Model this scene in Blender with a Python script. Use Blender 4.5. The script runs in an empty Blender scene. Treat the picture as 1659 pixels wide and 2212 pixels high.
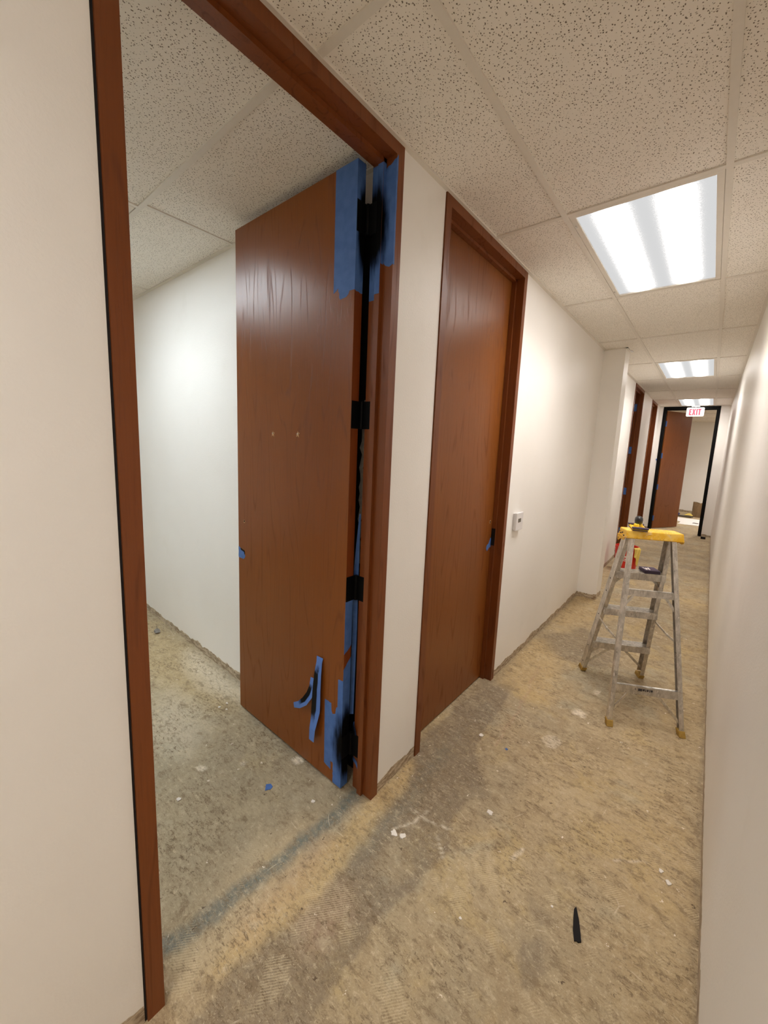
import bpy, bmesh, math, random
from mathutils import Vector, Matrix
import numpy as np

random.seed(7)
D = bpy.data
SC = bpy.context.scene
COL = SC.collection
PI = math.pi

# ------------------------------------------------------------------ camera, world, exposure
H = 2.78          # ceiling height
W = 1.2266        # corridor width
YF = 10.66        # far end wall of the corridor
cam_d = D.cameras.new('camera')
cam = D.objects.new('camera', cam_d)
COL.objects.link(cam)
cam.location = (1.05827, 0.0, 1.65824)
cam.rotation_euler = (1.43089, -0.04554, 0.68037)
cam_d.sensor_fit = 'VERTICAL'
cam_d.sensor_height = 24.0
cam_d.lens = 842.02 / 2212 * 24.0
cam_d.shift_x = (829.5 - 855.21) / 2212
cam_d.shift_y = (1080.6 - 1106.0) / 2212
cam_d.clip_start = 0.02
SC.camera = cam
SC.view_settings.view_transform = 'Standard'
SC.view_settings.look = 'None'
SC.view_settings.gamma = 1.0
SC.view_settings.use_curve_mapping = False
SC.view_settings.exposure = 0.60
SC.cycles.max_bounces = 20
SC.cycles.diffuse_bounces = 14
SC.cycles.glossy_bounces = 6
world = D.worlds.new('world')
SC.world = world
world.use_nodes = True
world.node_tree.nodes['Background'].inputs[0].default_value = (0.02, 0.02, 0.02, 1)
world.node_tree.nodes['Background'].inputs[1].default_value = 0.0

L_CORR = 11.5     # tube brightness of the corridor fixtures
L_ROOM = 19.0     # tube brightness of the office fixture
L_FAR = 38.0
W_CORR, W_ROOM, W_FAR = 8.0, 6.0, 24.0    # downward light of each fixture, in watts
C_WARM = (1.0, 0.945, 0.895)
C_COOL = (0.90, 1.0, 1.06)

# ------------------------------------------------------------------ node helpers
class NT:
    def __init__(s, name):
        s.m = D.materials.new(name)
        s.m.use_nodes = True
        s.t = s.m.node_tree
        s.b = s.t.nodes['Principled BSDF']
        s._pos = None
    def n(s, typ, ins=None, **kw):
        nd = s.t.nodes.new(typ)
        for k, v in kw.items():
            setattr(nd, k, v)
        if ins:
            for k, v in ins.items():
                s.set(nd.inputs[k], v)
        return nd
    def set(s, inp, v):
        if isinstance(v, bpy.types.NodeSocket):
            s.t.links.new(v, inp)
        elif isinstance(v, tuple) and len(v) == 3 and inp.type == 'RGBA':
            inp.default_value = (*v, 1)
        else:
            inp.default_value = v
    def pos(s):
        if s._pos is None:
            s._pos = s.n('ShaderNodeNewGeometry').outputs['Position']
        return s._pos
    def objco(s):
        return s.n('ShaderNodeTexCoord').outputs['Object']
    def mapping(s, vec, scale=(1, 1, 1), rot=(0, 0, 0), loc=(0, 0, 0)):
        return s.n('ShaderNodeMapping', {'Vector': vec, 'Scale': scale, 'Rotation': rot, 'Location': loc}).outputs[0]
    def noise(s, vec, scale=5, detail=3, rough=0.5, dist=0.0):
        return s.n('ShaderNodeTexNoise', {'Vector': vec, 'Scale': scale, 'Detail': detail, 'Roughness': rough, 'Distortion': dist}).outputs[0]
    def math(s, op, a, b=0.0, clamp=False):
        nd = s.n('ShaderNodeMath', operation=op, use_clamp=clamp)
        s.set(nd.inputs[0], a); s.set(nd.inputs[1], b)
        return nd.outputs[0]
    def ramp(s, fac, lo, hi, a=0.0, b=1.0):
        nd = s.n('ShaderNodeMapRange', {'Value': fac, 'From Min': lo, 'From Max': hi, 'To Min': a, 'To Max': b}, interpolation_type='SMOOTHSTEP')
        return nd.outputs[0]
    def mix(s, fac, a, b):
        nd = s.n('ShaderNodeMix', data_type='RGBA')
        s.set(nd.inputs[0], fac); s.set(nd.inputs[6], a); s.set(nd.inputs[7], b)
        return nd.outputs[2]
    def sep(s, vec):
        return s.n('ShaderNodeSeparateXYZ', {'Vector': vec}).outputs
    def bump(s, h, strength=0.2, dist=0.01, normal=None):
        ins = {'Height': h, 'Strength': strength, 'Distance': dist}
        if normal is not None:
            ins['Normal'] = normal
        s.set(s.b.inputs['Normal'], s.n('ShaderNodeBump', ins).outputs[0])
    def attr(s, name):
        return s.n('ShaderNodeAttribute', attribute_name=name).outputs['Fac']
    def out(s, color=None, rough=0.5, metal=0.0, spec=0.5, coat=0.0, coat_rough=0.2, emis=None, estr=0.0):
        b = s.b
        if color is not None:
            s.set(b.inputs['Base Color'], color if isinstance(color, bpy.types.NodeSocket) else (*color, 1))
        s.set(b.inputs['Roughness'], rough)
        s.set(b.inputs['Metallic'], metal)
        s.set(b.inputs['Specular IOR Level'], spec)
        s.set(b.inputs['Coat Weight'], coat)
        s.set(b.inputs['Coat Roughness'], coat_rough)
        if emis is not None:
            s.set(b.inputs['Emission Color'], emis if isinstance(emis, bpy.types.NodeSocket) else (*emis, 1))
            s.set(b.inputs['Emission Strength'], estr)
        return s.m

def simple(name, col, rough=0.5, metal=0.0, var=0.15, scale=40, coat=0.0, spec=0.5):
    t = NT(name)
    f = t.noise(t.pos(), scale, 3)
    dark = tuple(c * (1 - var) for c in col)
    lite = tuple(min(1, c * (1 + var)) for c in col)
    t.bump(t.noise(t.pos(), scale * 6, 2), 0.05, 0.002)
    return t.out(t.mix(f, dark, lite), rough, metal, coat=coat, spec=spec)

# ------------------------------------------------------------------ materials
def m_wall():
    t = NT('wall_paint')
    p = t.pos()
    big = t.noise(p, 1.3, 3)
    base = t.mix(t.ramp(big, 0.3, 0.7), (0.83, 0.805, 0.765), (0.86, 0.84, 0.805))
    z = t.sep(p)[2]
    edge = t.noise(t.mapping(p, (7, 7, 12)), 1.0, 5, 0.65)
    torn = t.ramp(t.math('ADD', z, t.math('MULTIPLY', edge, -0.105)), 0.0, 0.004, 1.0, 0.0)
    lip = t.ramp(t.math('ADD', z, t.math('MULTIPLY', edge, -0.105)), 0.004, 0.010, 1.0, 0.0)
    g1 = t.noise(t.mapping(p, (18, 18, 60)), 1.0, 4, 0.7)
    glue = t.mix(t.ramp(g1, 0.38, 0.62), (0.24, 0.17, 0.105), (0.56, 0.47, 0.35))
    c = t.mix(t.math('MULTIPLY', lip, 0.5), base, (0.86, 0.80, 0.70))
    c = t.mix(torn, c, glue)
    sm = t.ramp(t.noise(t.mapping(p, (2, 2, 1.2)), 1.6, 4, 0.6), 0.60, 0.78, 0, 0.10)
    c = t.mix(sm, c, (0.55, 0.50, 0.42))
    peel = t.noise(p, 130, 2, 0.5)
    lump = t.noise(p, 5, 2)
    hgt = t.math('ADD', t.math('MULTIPLY', peel, 0.0011), t.math('MULTIPLY', lump, 0.004))
    hgt = t.math('ADD', hgt, t.math('MULTIPLY', torn, -0.003))
    t.bump(hgt, 0.5, 1.0)
    return t.out(c, 0.42, spec=0.42)

def m_tile():
    t = NT('ceiling_tile')
    p = t.pos()
    big = t.noise(p, 2.0, 3)
    base = t.mix(t.ramp(big, 0.3, 0.7), (0.84, 0.80, 0.73), (0.87, 0.835, 0.77))
    masks = []
    for i, (sc, rot, th, dens) in enumerate([((88, 62, 1), 0.5, 0.168, 0.52), ((62, 100, 1), -0.4, 0.140, 0.52), ((190, 140, 1), 1.1, 0.17, 0.78)]):
        q = t.mapping(p, sc, (0, 0, rot), (i * 3.3, i * 1.7, 0))
        q = t.n('ShaderNodeVectorMath', {0: q, 1: t.n('ShaderNodeVectorMath', {0: t.n('ShaderNodeTexNoise', {'Vector': p, 'Scale': 300.0}).outputs[1], 'Scale': 0.28}, operation='SCALE').outputs[0]}, operation='ADD').outputs[0]
        v = t.n('ShaderNodeTexVoronoi', {'Vector': q, 'Scale': 1.0}, voronoi_dimensions='2D')
        keep = t.math('GREATER_THAN', t.sep(v.outputs['Color'])[0], dens)
        mk = t.ramp(v.outputs['Distance'], th * 0.65, th, 1, 0)
        masks.append(t.math('MULTIPLY', mk, keep))
    m = t.math('MAXIMUM', masks[0], t.math('MAXIMUM', masks[1], masks[2]))
    c = t.mix(t.math('MULTIPLY', m, 0.9), base, (0.12, 0.085, 0.05))
    fine = t.noise(p, 420, 2)
    hgt = t.math('ADD', t.math('MULTIPLY', m, -0.002), t.math('MULTIPLY', fine, 0.0008))
    t.bump(hgt, 0.6, 1.0)
    return t.out(c, 0.9, spec=0.2)

def m_wood(name, dark, mid, lite, seed=0.0, coat=0.55, rough=0.36):
    t = NT(name)
    p = t.mapping(t.objco(), loc=(seed, seed * 1.7, seed * 0.6))
    w = t.noise(t.mapping(p, (1.5, 1.5, 0.35)), 1.5, 3, 0.5)
    ring = t.n('ShaderNodeTexNoise', {'Vector': t.mapping(p, (6.5, 6.5, 0.75)), 'Scale': 1.0, 'Detail': 1.0, 'Distortion': 0.15}).outputs[0]
    lines = t.math('FRACT', t.math('MULTIPLY', ring, 9.0))
    lines = t.ramp(t.math('ABSOLUTE', t.math('SUBTRACT', lines, 0.5)), 0.36, 0.5)
    fib = t.noise(t.mapping(p, (150, 150, 4)), 1.0, 3, 0.6)
    pore = t.ramp(t.noise(t.mapping(p, (260, 260, 9)), 1.0, 2, 0.5), 0.60, 0.70)
    c = t.mix(t.ramp(w, 0.3, 0.7), mid, lite)
    brk = t.ramp(t.noise(t.mapping(p, (60, 60, 5)), 1.0, 2), 0.35, 0.6)
    lines = t.math('MULTIPLY', lines, brk)
    c = t.mix(t.math('MULTIPLY', lines, 0.4), c, dark)
    c = t.mix(t.ramp(fib, 0.35, 0.75, 0, 0.18), c, dark)
    c = t.mix(t.math('MULTIPLY', pore, 0.2), c, dark)
    t.bump(t.math('ADD', t.math('MULTIPLY', lines, -0.0006), t.math('MULTIPLY', pore, -0.0005)), 0.35, 1.0)
    rr = t.math('ADD', rough, t.math('MULTIPLY', lines, 0.18))
    return t.out(c, rr, spec=0.42, coat=coat, coat_rough=0.27)

def m_floor():
    t = NT('stripped_concrete')
    p = t.pos()
    # slow warp so that nothing repeats on straight lines
    wq = t.n('ShaderNodeVectorMath', {0: t.n('ShaderNodeTexNoise', {'Vector': p, 'Scale': 1.7, 'Detail': 2.0}).outputs[1], 'Scale': 0.35}, operation='SCALE').outputs[0]
    pw = t.n('ShaderNodeVectorMath', {0: p, 1: wq}, operation='ADD').outputs[0]
    nb = t.noise(pw, 1.5, 5, 0.6)
    nm = t.noise(pw, 6.0, 6, 0.68)
    c = t.mix(t.ramp(nb, 0.38, 0.62), (0.385, 0.305, 0.190), (0.485, 0.375, 0.220))
    c = t.mix(t.ramp(nm, 0.48, 0.66, 0, 0.6), c, (0.33, 0.245, 0.145))
    c = t.mix(t.ramp(t.noise(t.mapping(pw, loc=(5, 2, 0)), 2.6, 5, 0.65), 0.52, 0.66, 0, 0.55), c, (0.53, 0.395, 0.18))
    c = t.mix(t.ramp(t.noise(t.mapping(pw, loc=(1, 7, 0)), 2.2, 5, 0.65), 0.52, 0.66, 0, 0.6), c, (0.40, 0.365, 0.265))
    x, y, z = t.sep(p)
    off = t.ramp(x, -0.25, -0.05, 0.55, 0.0)
    c = t.mix(off, c, (0.375, 0.320, 0.220))
    mn = t.noise(p, 45, 4, 0.75)
    for nm_, colr, k in (('stains_and_dark_lines', (0.205, 0.160, 0.110), 0.78), ('stain_yellow', (0.55, 0.39, 0.175), 0.7), ('stain_blue', (0.135, 0.155, 0.140), 0.85), ('stain_light', (0.82, 0.73, 0.58), 0.95), ('stain_pink', (0.46, 0.29, 0.19), 0.5)):
        f = t.math('MULTIPLY', t.attr(nm_), k)
        f = t.math('MULTIPLY', f, t.ramp(mn, 0.25, 0.75, 1.2, 0.6), clamp=True)
        c = t.mix(f, c, colr)
    # trowel scrapes: fine dark and light dashes in patches, in two directions
    patch = t.ramp(t.noise(t.mapping(p, loc=(2, 0, 3)), 3.0, 4, 0.6), 0.42, 0.62)
    patch2 = t.ramp(t.noise(t.mapping(p, loc=(8, 5, 3)), 2.6, 4, 0.6), 0.42, 0.62)
    st = t.noise(t.mapping(p, (26, 84, 1), (0, 0, -0.40)), 1.0, 6, 0.8, 0.4)
    c = t.mix(t.math('MULTIPLY', t.ramp(st, 0.52, 0.62), t.math('ADD', t.math('MULTIPLY', patch, 0.70), 0.16)), c, (0.155, 0.10, 0.05))
    st3 = t.noise(t.mapping(p, (30, 90, 1), (0, 0, -0.12), (3, 9, 0)), 1.0, 6, 0.8, 0.4)
    c = t.mix(t.math('MULTIPLY', t.ramp(st3, 0.53, 0.63), t.math('ADD', t.math('MULTIPLY', patch2, 0.66), 0.10)), c, (0.17, 0.115, 0.06))
    st2 = t.noise(t.mapping(p, (24, 80, 1), (0, 0, 0.25), (3, 3, 0)), 1.0, 6, 0.8, 0.4)
    c = t.mix(t.ramp(st2, 0.56, 0.66, 0, 0.5), c, (0.70, 0.57, 0.37))
    b0 = t.noise(t.mapping(p, (0.75, 1.3, 1), loc=(6, 2, 4)), 15, 7, 0.78, 0.3)
    c = t.mix(t.ramp(b0, 0.52, 0.62, 0, 0.58), c, (0.19, 0.130, 0.070))
    c = t.mix(t.ramp(b0, 0.46, 0.34, 0, 0.38), c, (0.60, 0.50, 0.34))
    bl = t.noise(t.mapping(p, loc=(4, 4, 4)), 42, 6, 0.82)
    c = t.mix(t.math('MULTIPLY', t.ramp(bl, 0.55, 0.63), t.math('ADD', t.math('MULTIPLY', patch, 0.55), 0.32)), c, (0.14, 0.095, 0.05))
    c = t.mix(t.ramp(bl, 0.45, 0.36, 0, 0.45), c, (0.68, 0.56, 0.38))
    wv = t.n('ShaderNodeTexWave', {'Vector': t.mapping(p, (1, 1, 1), (0, 0, 0.7)), 'Scale': 46.0, 'Distortion': 1.5, 'Detail': 2.0}).outputs['Fac']
    pm = t.ramp(t.noise(t.mapping(p, loc=(9, 4, 0)), 5.5, 3, 0.6), 0.56, 0.64, 0, 0.32)
    c = t.mix(t.math('MULTIPLY', t.ramp(wv, 0.5, 0.9), pm), c, (0.72, 0.60, 0.38))
    gr = t.noise(p, 260, 3, 0.75)
    c = t.mix(t.ramp(gr, 0.54, 0.70, 0, 0.5), c, (0.20, 0.14, 0.08))
    c = t.mix(t.ramp(t.noise(t.mapping(p, loc=(2, 2, 2)), 170, 3, 0.7), 0.58, 0.72, 0, 0.5), c, (0.72, 0.61, 0.43))
    v = t.n('ShaderNodeTexVoronoi', {'Vector': t.n('ShaderNodeVectorMath', {0: p, 1: t.n('ShaderNodeVectorMath', {0: t.n('ShaderNodeTexNoise', {'Vector': p, 'Scale': 110.0}).outputs[1], 'Scale': 0.035}, operation='SCALE').outputs[0]}, operation='ADD').outputs[0], 'Scale': 22.0}, voronoi_dimensions='2D')
    cc = t.sep(v.outputs['Color'])
    spot = t.math('MULTIPLY', t.math('GREATER_THAN', cc[0], 0.84), t.ramp(t.math('SUBTRACT', v.outputs['Distance'], t.math('MULTIPLY', cc[1], 0.085)), 0.0, 0.02, 1, 0))
    c = t.mix(t.math('MULTIPLY', spot, 0.85), c, t.mix(t.math('GREATER_THAN', cc[2], 0.5), (0.09, 0.055, 0.03), (0.88, 0.80, 0.68)))
    sv = t.n('ShaderNodeTexVoronoi', {'Vector': pw, 'Scale': 2.6}, voronoi_dimensions='2D', feature='DISTANCE_TO_EDGE')
    scr = t.math('MULTIPLY', t.ramp(sv.outputs['Distance'], 0.002, 0.006, 1, 0), t.ramp(t.noise(p, 9, 2), 0.56, 0.64))
    c = t.mix(t.math('MULTIPLY', scr, 0.4), c, (0.74, 0.63, 0.46))
    hgt = t.math('ADD', t.math('MULTIPLY', gr, 0.0012), t.math('MULTIPLY', st, 0.0014))
    hgt = t.math('ADD', hgt, t.math('MULTIPLY', bl, 0.0016))
    t.bump(hgt, 0.5, 1.0)
    r = t.ramp(nm, 0.3, 0.7, 0.60, 0.78)
    return t.out(c, r, spec=0.35)

def m_tape():
    t = NT('blue_painters_tape')
    p = t.pos()
    crepe = t.noise(t.mapping(p, (60, 60, 500)), 1.0, 2)
    col = t.mix(t.ramp(t.noise(p, 25, 3), 0.3, 0.7), (0.060, 0.140, 0.38), (0.078, 0.170, 0.44))
    f = None
    for cx_, cy_, cz_, rx_, ry_, rz_ in ((-0.105, 1.215, 2.505, 0.095, 0.040, 0.19), (-0.139, 1.20, 0.235, 0.085, 0.045, 0.215)):
        q = t.n('ShaderNodeVectorMath', {0: p, 1: (cx_, cy_, cz_)}, operation='SUBTRACT').outputs[0]
        q = t.n('ShaderNodeVectorMath', {0: q, 1: (rx_, ry_, rz_)}, operation='DIVIDE').outputs[0]
        ln = t.n('ShaderNodeVectorMath', {0: q}, operation='LENGTH').outputs[1]
        ln = t.math('ADD', ln, t.math('MULTIPLY', t.noise(t.mapping(p, (60, 60, 14)), 1.0, 3), 0.35))
        g = t.ramp(ln, 0.85, 1.3, 1.0, 0.0)
        f = g if f is None else t.math('MAXIMUM', f, g)
    col = t.mix(f, col, (0.002, 0.002, 0.002))
    t.bump(t.math('ADD', t.math('MULTIPLY', crepe, 0.0006), t.math('MULTIPLY', t.noise(p, 30, 2), 0.002)), 0.4, 1.0)
    return t.out(col, 0.6, spec=t.math('SUBTRACT', 0.3, t.math('MULTIPLY', f, 0.25)))

def m_tape_sprayed():
    t = NT('blue_tape_sprayed_black')
    uv = t.n('ShaderNodeTexCoord').outputs['UV']
    u, v, _ = t.sep(uv)
    a = t.ramp(t.math('ADD', v, t.math('MULTIPLY', t.noise(t.pos(), 40, 2), 0.12)), 0.20, 0.32)
    b = t.ramp(t.math('ADD', v, t.math('MULTIPLY', t.noise(t.pos(), 40, 2), 0.12)), 0.72, 0.90, 1, 0)
    c = t.ramp(u, 0.50, 0.62, 1, 0)
    f = t.math('MULTIPLY', t.math('MULTIPLY', a, b), c)
    return t.out(t.mix(f, (0.10, 0.20, 0.52), (0.004, 0.004, 0.004)), 0.6, spec=0.15)

def m_alu():
    t = NT('paint_spotted_aluminium')
    p = t.objco()
    n1 = t.noise(t.mapping(p, (30, 30, 12)), 1.0, 5, 0.7)
    c = t.mix(t.ramp(n1, 0.3, 0.7), (0.44, 0.41, 0.36), (0.74, 0.70, 0.63))
    sp = t.ramp(t.noise(t.mapping(p, (70, 70, 26)), 1.0, 4, 0.65), 0.59, 0.66)
    dk = t.ramp(t.noise(t.mapping(p, (50, 50, 40), loc=(3, 1, 4)), 1.0, 4, 0.7), 0.60, 0.70)
    c = t.mix(t.math('MULTIPLY', dk, 0.55), c, (0.16, 0.13, 0.10))
    c = t.mix(t.math('MULTIPLY', sp, 0.85), c, (0.80, 0.75, 0.68))
    met = t.math('SUBTRACT', 0.75, t.math('MULTIPLY', sp, 0.75), clamp=True)
    t.bump(n1, 0.2, 0.002)
    return t.out(c, t.ramp(n1, 0.3, 0.7, 0.48, 0.28), met)

def m_yellow():
    t = NT('scuffed_yellow_plastic')
    p = t.objco()
    n1 = t.noise(p, 18, 4, 0.6)
    c = t.mix(t.ramp(n1, 0.4, 0.65), (0.80, 0.44, 0.018), (0.86, 0.56, 0.10))
    c = t.mix(t.ramp(t.noise(t.mapping(p, loc=(1, 3, 2)), 26, 4, 0.6), 0.57, 0.66, 0, 0.55), c, (0.76, 0.58, 0.36))
    c = t.mix(t.ramp(t.noise(t.mapping(p, (1.0, 1.0, 1.6), loc=(4, 3, 2)), 75, 3, 0.6), 0.64, 0.70, 0, 0.9), c, (0.16, 0.06, 0.01))
    return t.out(c, 0.5, spec=0.4)

def m_panel(strength, warm, name):
    # acrylic diffuser lit from behind by two tubes running along local Y
    t = NT(name)
    x, y, z = t.sep(t.objco())
    jit = t.math('MULTIPLY', t.math('SUBTRACT', t.noise(t.objco(), 220, 1), 0.5), 0.045)
    xx = t.math('ADD', x, jit)
    tot = None
    for cx_ in (-0.125, 0.125):
        d = t.math('DIVIDE', t.math('SUBTRACT', xx, cx_), 0.028)
        g = t.math('POWER', 2.71828, t.math('MULTIPLY', t.math('MULTIPLY', d, d), -0.5))
        tot = g if tot is None else t.math('ADD', tot, g)
    endf = t.ramp(t.math('ABSOLUTE', y), 0.50, 0.595, 1, 0.12)
    tot = t.math('MULTIPLY', t.math('MULTIPLY', tot, strength), endf)
    e1 = t.n('ShaderNodeEmission', {'Color': (*warm, 1), 'Strength': tot}).outputs[0]
    e2 = t.n('ShaderNodeEmission', {'Color': (0.98, 0.98, 0.98, 1), 'Strength': 0.46}).outputs[0]
    add = t.n('ShaderNodeAddShader', {0: e1, 1: e2}).outputs[0]
    o = [n for n in t.t.nodes if n.type == 'OUTPUT_MATERIAL'][0]
    t.t.links.new(add, o.inputs[0])
    return t.m

M = {}
M['wall'] = m_wall()
M['tile'] = m_tile()
M['grid'] = simple('painted_ceiling_grid', (0.74, 0.70, 0.63), 0.55, var=0.04)
M['frame'] = m_wood('frame_wood', (0.085, 0.018, 0.003), (0.165, 0.043, 0.0075), (0.20, 0.055, 0.011), 1.0, 0.0, 0.36)
M['door'] = m_wood('door_veneer', (0.125, 0.026, 0.002), (0.200, 0.052, 0.0035), (0.235, 0.066, 0.006), 3.1, 0.0, 0.30)
M['door2'] = m_wood('door_veneer_closed', (0.115, 0.028, 0.004), (0.190, 0.056, 0.0085), (0.225, 0.070, 0.012), 6.7, 0.0, 0.32)
M['edge'] = m_wood('door_edge_wood', (0.10, 0.018, 0.002), (0.19, 0.040, 0.005), (0.22, 0.050, 0.007), 5.0, 0.05, 0.45)
M['floor'] = m_floor()
M['tape'] = m_tape()
M['tape2'] = m_tape_sprayed()
M['alu'] = m_alu()
M['yellow'] = m_yellow()
M['black'] = simple('black_enamel', (0.003, 0.003, 0.003), 0.5, var=0.2, spec=0.12)
M['matblack'] = simple('matt_black', (0.010, 0.008, 0.008), 0.7, var=0.2, spec=0.2)
M['blackplastic'] = simple('black_plastic', (0.018, 0.018, 0.019), 0.35, var=0.3)
M['shadowgap'] = simple('painted_shadow_line', (0.010, 0.007, 0.007), 0.8, var=0.1)  # black for the painted shadow lines round the casings
M['white'] = simple('white_plastic', (0.72, 0.70, 0.70), 0.4, var=0.02)
M['lcd'] = simple('grey_lcd', (0.10, 0.09, 0.07), 0.2, var=0.05)
M['red'] = simple('red_bucket_plastic', (0.62, 0.025, 0.012), 0.4, var=0.12, scale=12)
M['rag'] = simple('yellow_cloth', (0.72, 0.55, 0.13), 0.9, var=0.15, scale=60)
M['purple'] = simple('purple_abrasive', (0.075, 0.050, 0.085), 0.8, var=0.2, scale=300)
M['yplate'] = simple('bright_yellow_plastic', (0.86, 0.60, 0.03), 0.4, var=0.05)
M['foot'] = simple('dirty_yellow_rubber', (0.40, 0.25, 0.05), 0.7, var=0.35, scale=60)
M['plaster'] = simple('white_plaster', (0.78, 0.73, 0.66), 0.9, var=0.08, scale=120)
M['brown'] = simple('brown_kraft_paper', (0.20, 0.125, 0.06), 0.8, var=0.25, scale=14)
M['board'] = simple('dirty_grey_board', (0.10, 0.08, 0.06), 0.7, var=0.3)
M['sheet'] = simple('white_drop_sheet', (0.80, 0.76, 0.72), 0.8, var=0.03)
M['blueplastic'] = simple('dark_blue_plastic', (0.03, 0.04, 0.16), 0.4, var=0.2)
M['rawwood'] = simple('bored_raw_wood', (0.58, 0.36, 0.18), 0.8, var=0.15)
M['hole'] = simple('dark_bored_hole', (0.03, 0.012, 0.006), 0.9, var=0.1)
M['grey'] = simple('grey_stone', (0.22, 0.20, 0.18), 0.8, var=0.3, scale=80)
M['steel'] = simple('bright_steel', (0.55, 0.52, 0.48), 0.35, 0.8, var=0.1)
M['ink'] = simple('printed_ink', (0.05, 0.045, 0.05), 0.6, var=0.3, scale=400)
M['inkwhite'] = simple('white_print', (0.80, 0.72, 0.70), 0.6, var=0.1)
M['gapshade'] = simple('painted_gap_shade', (0.008, 0.007, 0.007), 0.6, var=0.6, scale=30, spec=0.15)  # black that paints the shade in the hinge gap
M['film'] = simple('dusty_plastic_film', (0.34, 0.31, 0.27), 0.45, var=0.4, scale=50)
tt = NT('exit_letter_red')
M['exitred'] = tt.out((0.62, 0.02, 0.05), 0.5, emis=(1.0, 0.05, 0.12), estr=0.12)
tt = NT('exit_sign_face')
M['exitface'] = tt.out((0.62, 0.56, 0.53), 0.5, emis=(1.0, 0.86, 0.80), estr=0.02)
M['panel_corr'] = m_panel(L_CORR, C_WARM, 'diffuser_warm')
M['panel_room'] = m_panel(L_ROOM, C_COOL, 'diffuser_cool')
M['panel_far'] = m_panel(L_FAR, C_WARM, 'diffuser_far')

# ------------------------------------------------------------------ mesh helpers
def link(name, bm, mat, parent=None, smooth=False, kind=None, label=None):
    me = D.meshes.new(name)
    bmesh.ops.recalc_face_normals(bm, faces=bm.faces)
    bm.to_mesh(me); bm.free()
    mats = mat if isinstance(mat, (list, tuple)) else [mat]
    for m in mats:
        me.materials.append(m)
    if smooth:
        for p in me.polygons:
            p.use_smooth = True
    o = D.objects.new(name, me)
    COL.objects.link(o)
    if parent is not None:
        o.parent = parent
    if kind:
        o['kind'] = kind
    if label:
        o['label'] = label
    return o

def empty(name, loc=(0, 0, 0), rz=0.0, label=None, cat=None, group=None, kind=None):
    o = D.objects.new(name, None)
    COL.objects.link(o)
    o.location = loc
    o.rotation_euler = (0, 0, rz)
    o.empty_display_size = 0.1
    tag(o, label, cat, group, kind)
    return o

def tag(o, label=None, cat=None, group=None, kind=None):
    if label: o['label'] = label
    if cat: o['category'] = cat
    if group: o['group'] = group
    if kind: o['kind'] = kind
    return o

def box(bm, x0, x1, y0, y1, z0, z1, bev=0.0, mat=0, M4=None):
    r = bmesh.ops.create_cube(bm, size=1.0)
    vs = r['verts']
    for v in vs:
        v.co = Vector(((x0 + x1) / 2 + v.co.x * (x1 - x0), (y0 + y1) / 2 + v.co.y * (y1 - y0), (z0 + z1) / 2 + v.co.z * (z1 - z0)))
    fs = list({f for v in vs for f in v.link_faces})
    if bev > 0:
        es = list({e for v in vs for e in v.link_edges})
        rr = bmesh.ops.bevel(bm, geom=es, offset=bev, segments=2, profile=0.5, affect='EDGES')
        vs = list({v for f in rr['faces'] for v in f.verts} | {v for v in vs if v.is_valid})
        fs = list({f for v in vs for f in v.link_faces})
    for f in fs:
        f.material_index = mat
    if M4 is not None:
        bmesh.ops.transform(bm, matrix=M4, verts=vs)
    return vs

def prism(bm, pts, plane, a, b, mat=0):
    """extrude a 2-D outline; plane 'xy' extrudes in z, 'xz' in y, 'yz' in x"""
    def P(p, c):
        if plane == 'xy': return Vector((p[0], p[1], c))
        if plane == 'xz': return Vector((p[0], c, p[1]))
        return Vector((c, p[0], p[1]))
    lo = [bm.verts.new(P(p, a)) for p in pts]
    hi = [bm.verts.new(P(p, b)) for p in pts]
    n = len(pts)
    fs = [bm.faces.new(lo), bm.faces.new(hi)]
    for i in range(n):
        j = (i + 1) % n
        fs.append(bm.faces.new((lo[i], lo[j], hi[j], hi[i])))
    for f in fs:
        f.material_index = mat
    return lo + hi

def bar(bm, p, q, prof, up=(0, 0, 1), mat=0):
    """sweep a 2-D profile (side, up) from p to q"""
    p = Vector(p); q = Vector(q)
    d = (q - p).normalized()
    s = d.cross(Vector(up)).normalized()
    u = s.cross(d).normalized()
    a = [bm.verts.new(p + s * x + u * y) for x, y in prof]
    b = [bm.verts.new(q + s * x + u * y) for x, y in prof]
    n = len(prof)
    fs = [bm.faces.new(a), bm.faces.new(b)]
    for i in range(n):
        j = (i + 1) % n
        fs.append(bm.faces.new((a[i], a[j], b[j], b[i])))
    for f in fs:
        f.material_index = mat

def rect(w, h):
    return [(-w / 2, -h / 2), (w / 2, -h / 2), (w / 2, h / 2), (-w / 2, h / 2)]

def circ(r, n=10):
    return [(r * math.cos(2 * PI * i / n), r * math.sin(2 * PI * i / n)) for i in range(n)]

def lathe(bm, prof, n=32, c=(0, 0, 0), mat=0, cap0=True, cap1=False):
    rings = []
    for r, z in prof:
        rings.append([bm.verts.new(Vector(c) + Vector((r * math.cos(2 * PI * i / n), r * math.sin(2 * PI * i / n), z))) for i in range(n)])
    for k in range(len(rings) - 1):
        for i in range(n):
            j = (i + 1) % n
            bm.faces.new((rings[k][i], rings[k][j], rings[k + 1][j], rings[k + 1][i])).material_index = mat
    if cap0: bm.faces.new(rings[0]).material_index = mat
    if cap1: bm.faces.new(rings[-1]).material_index = mat

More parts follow.
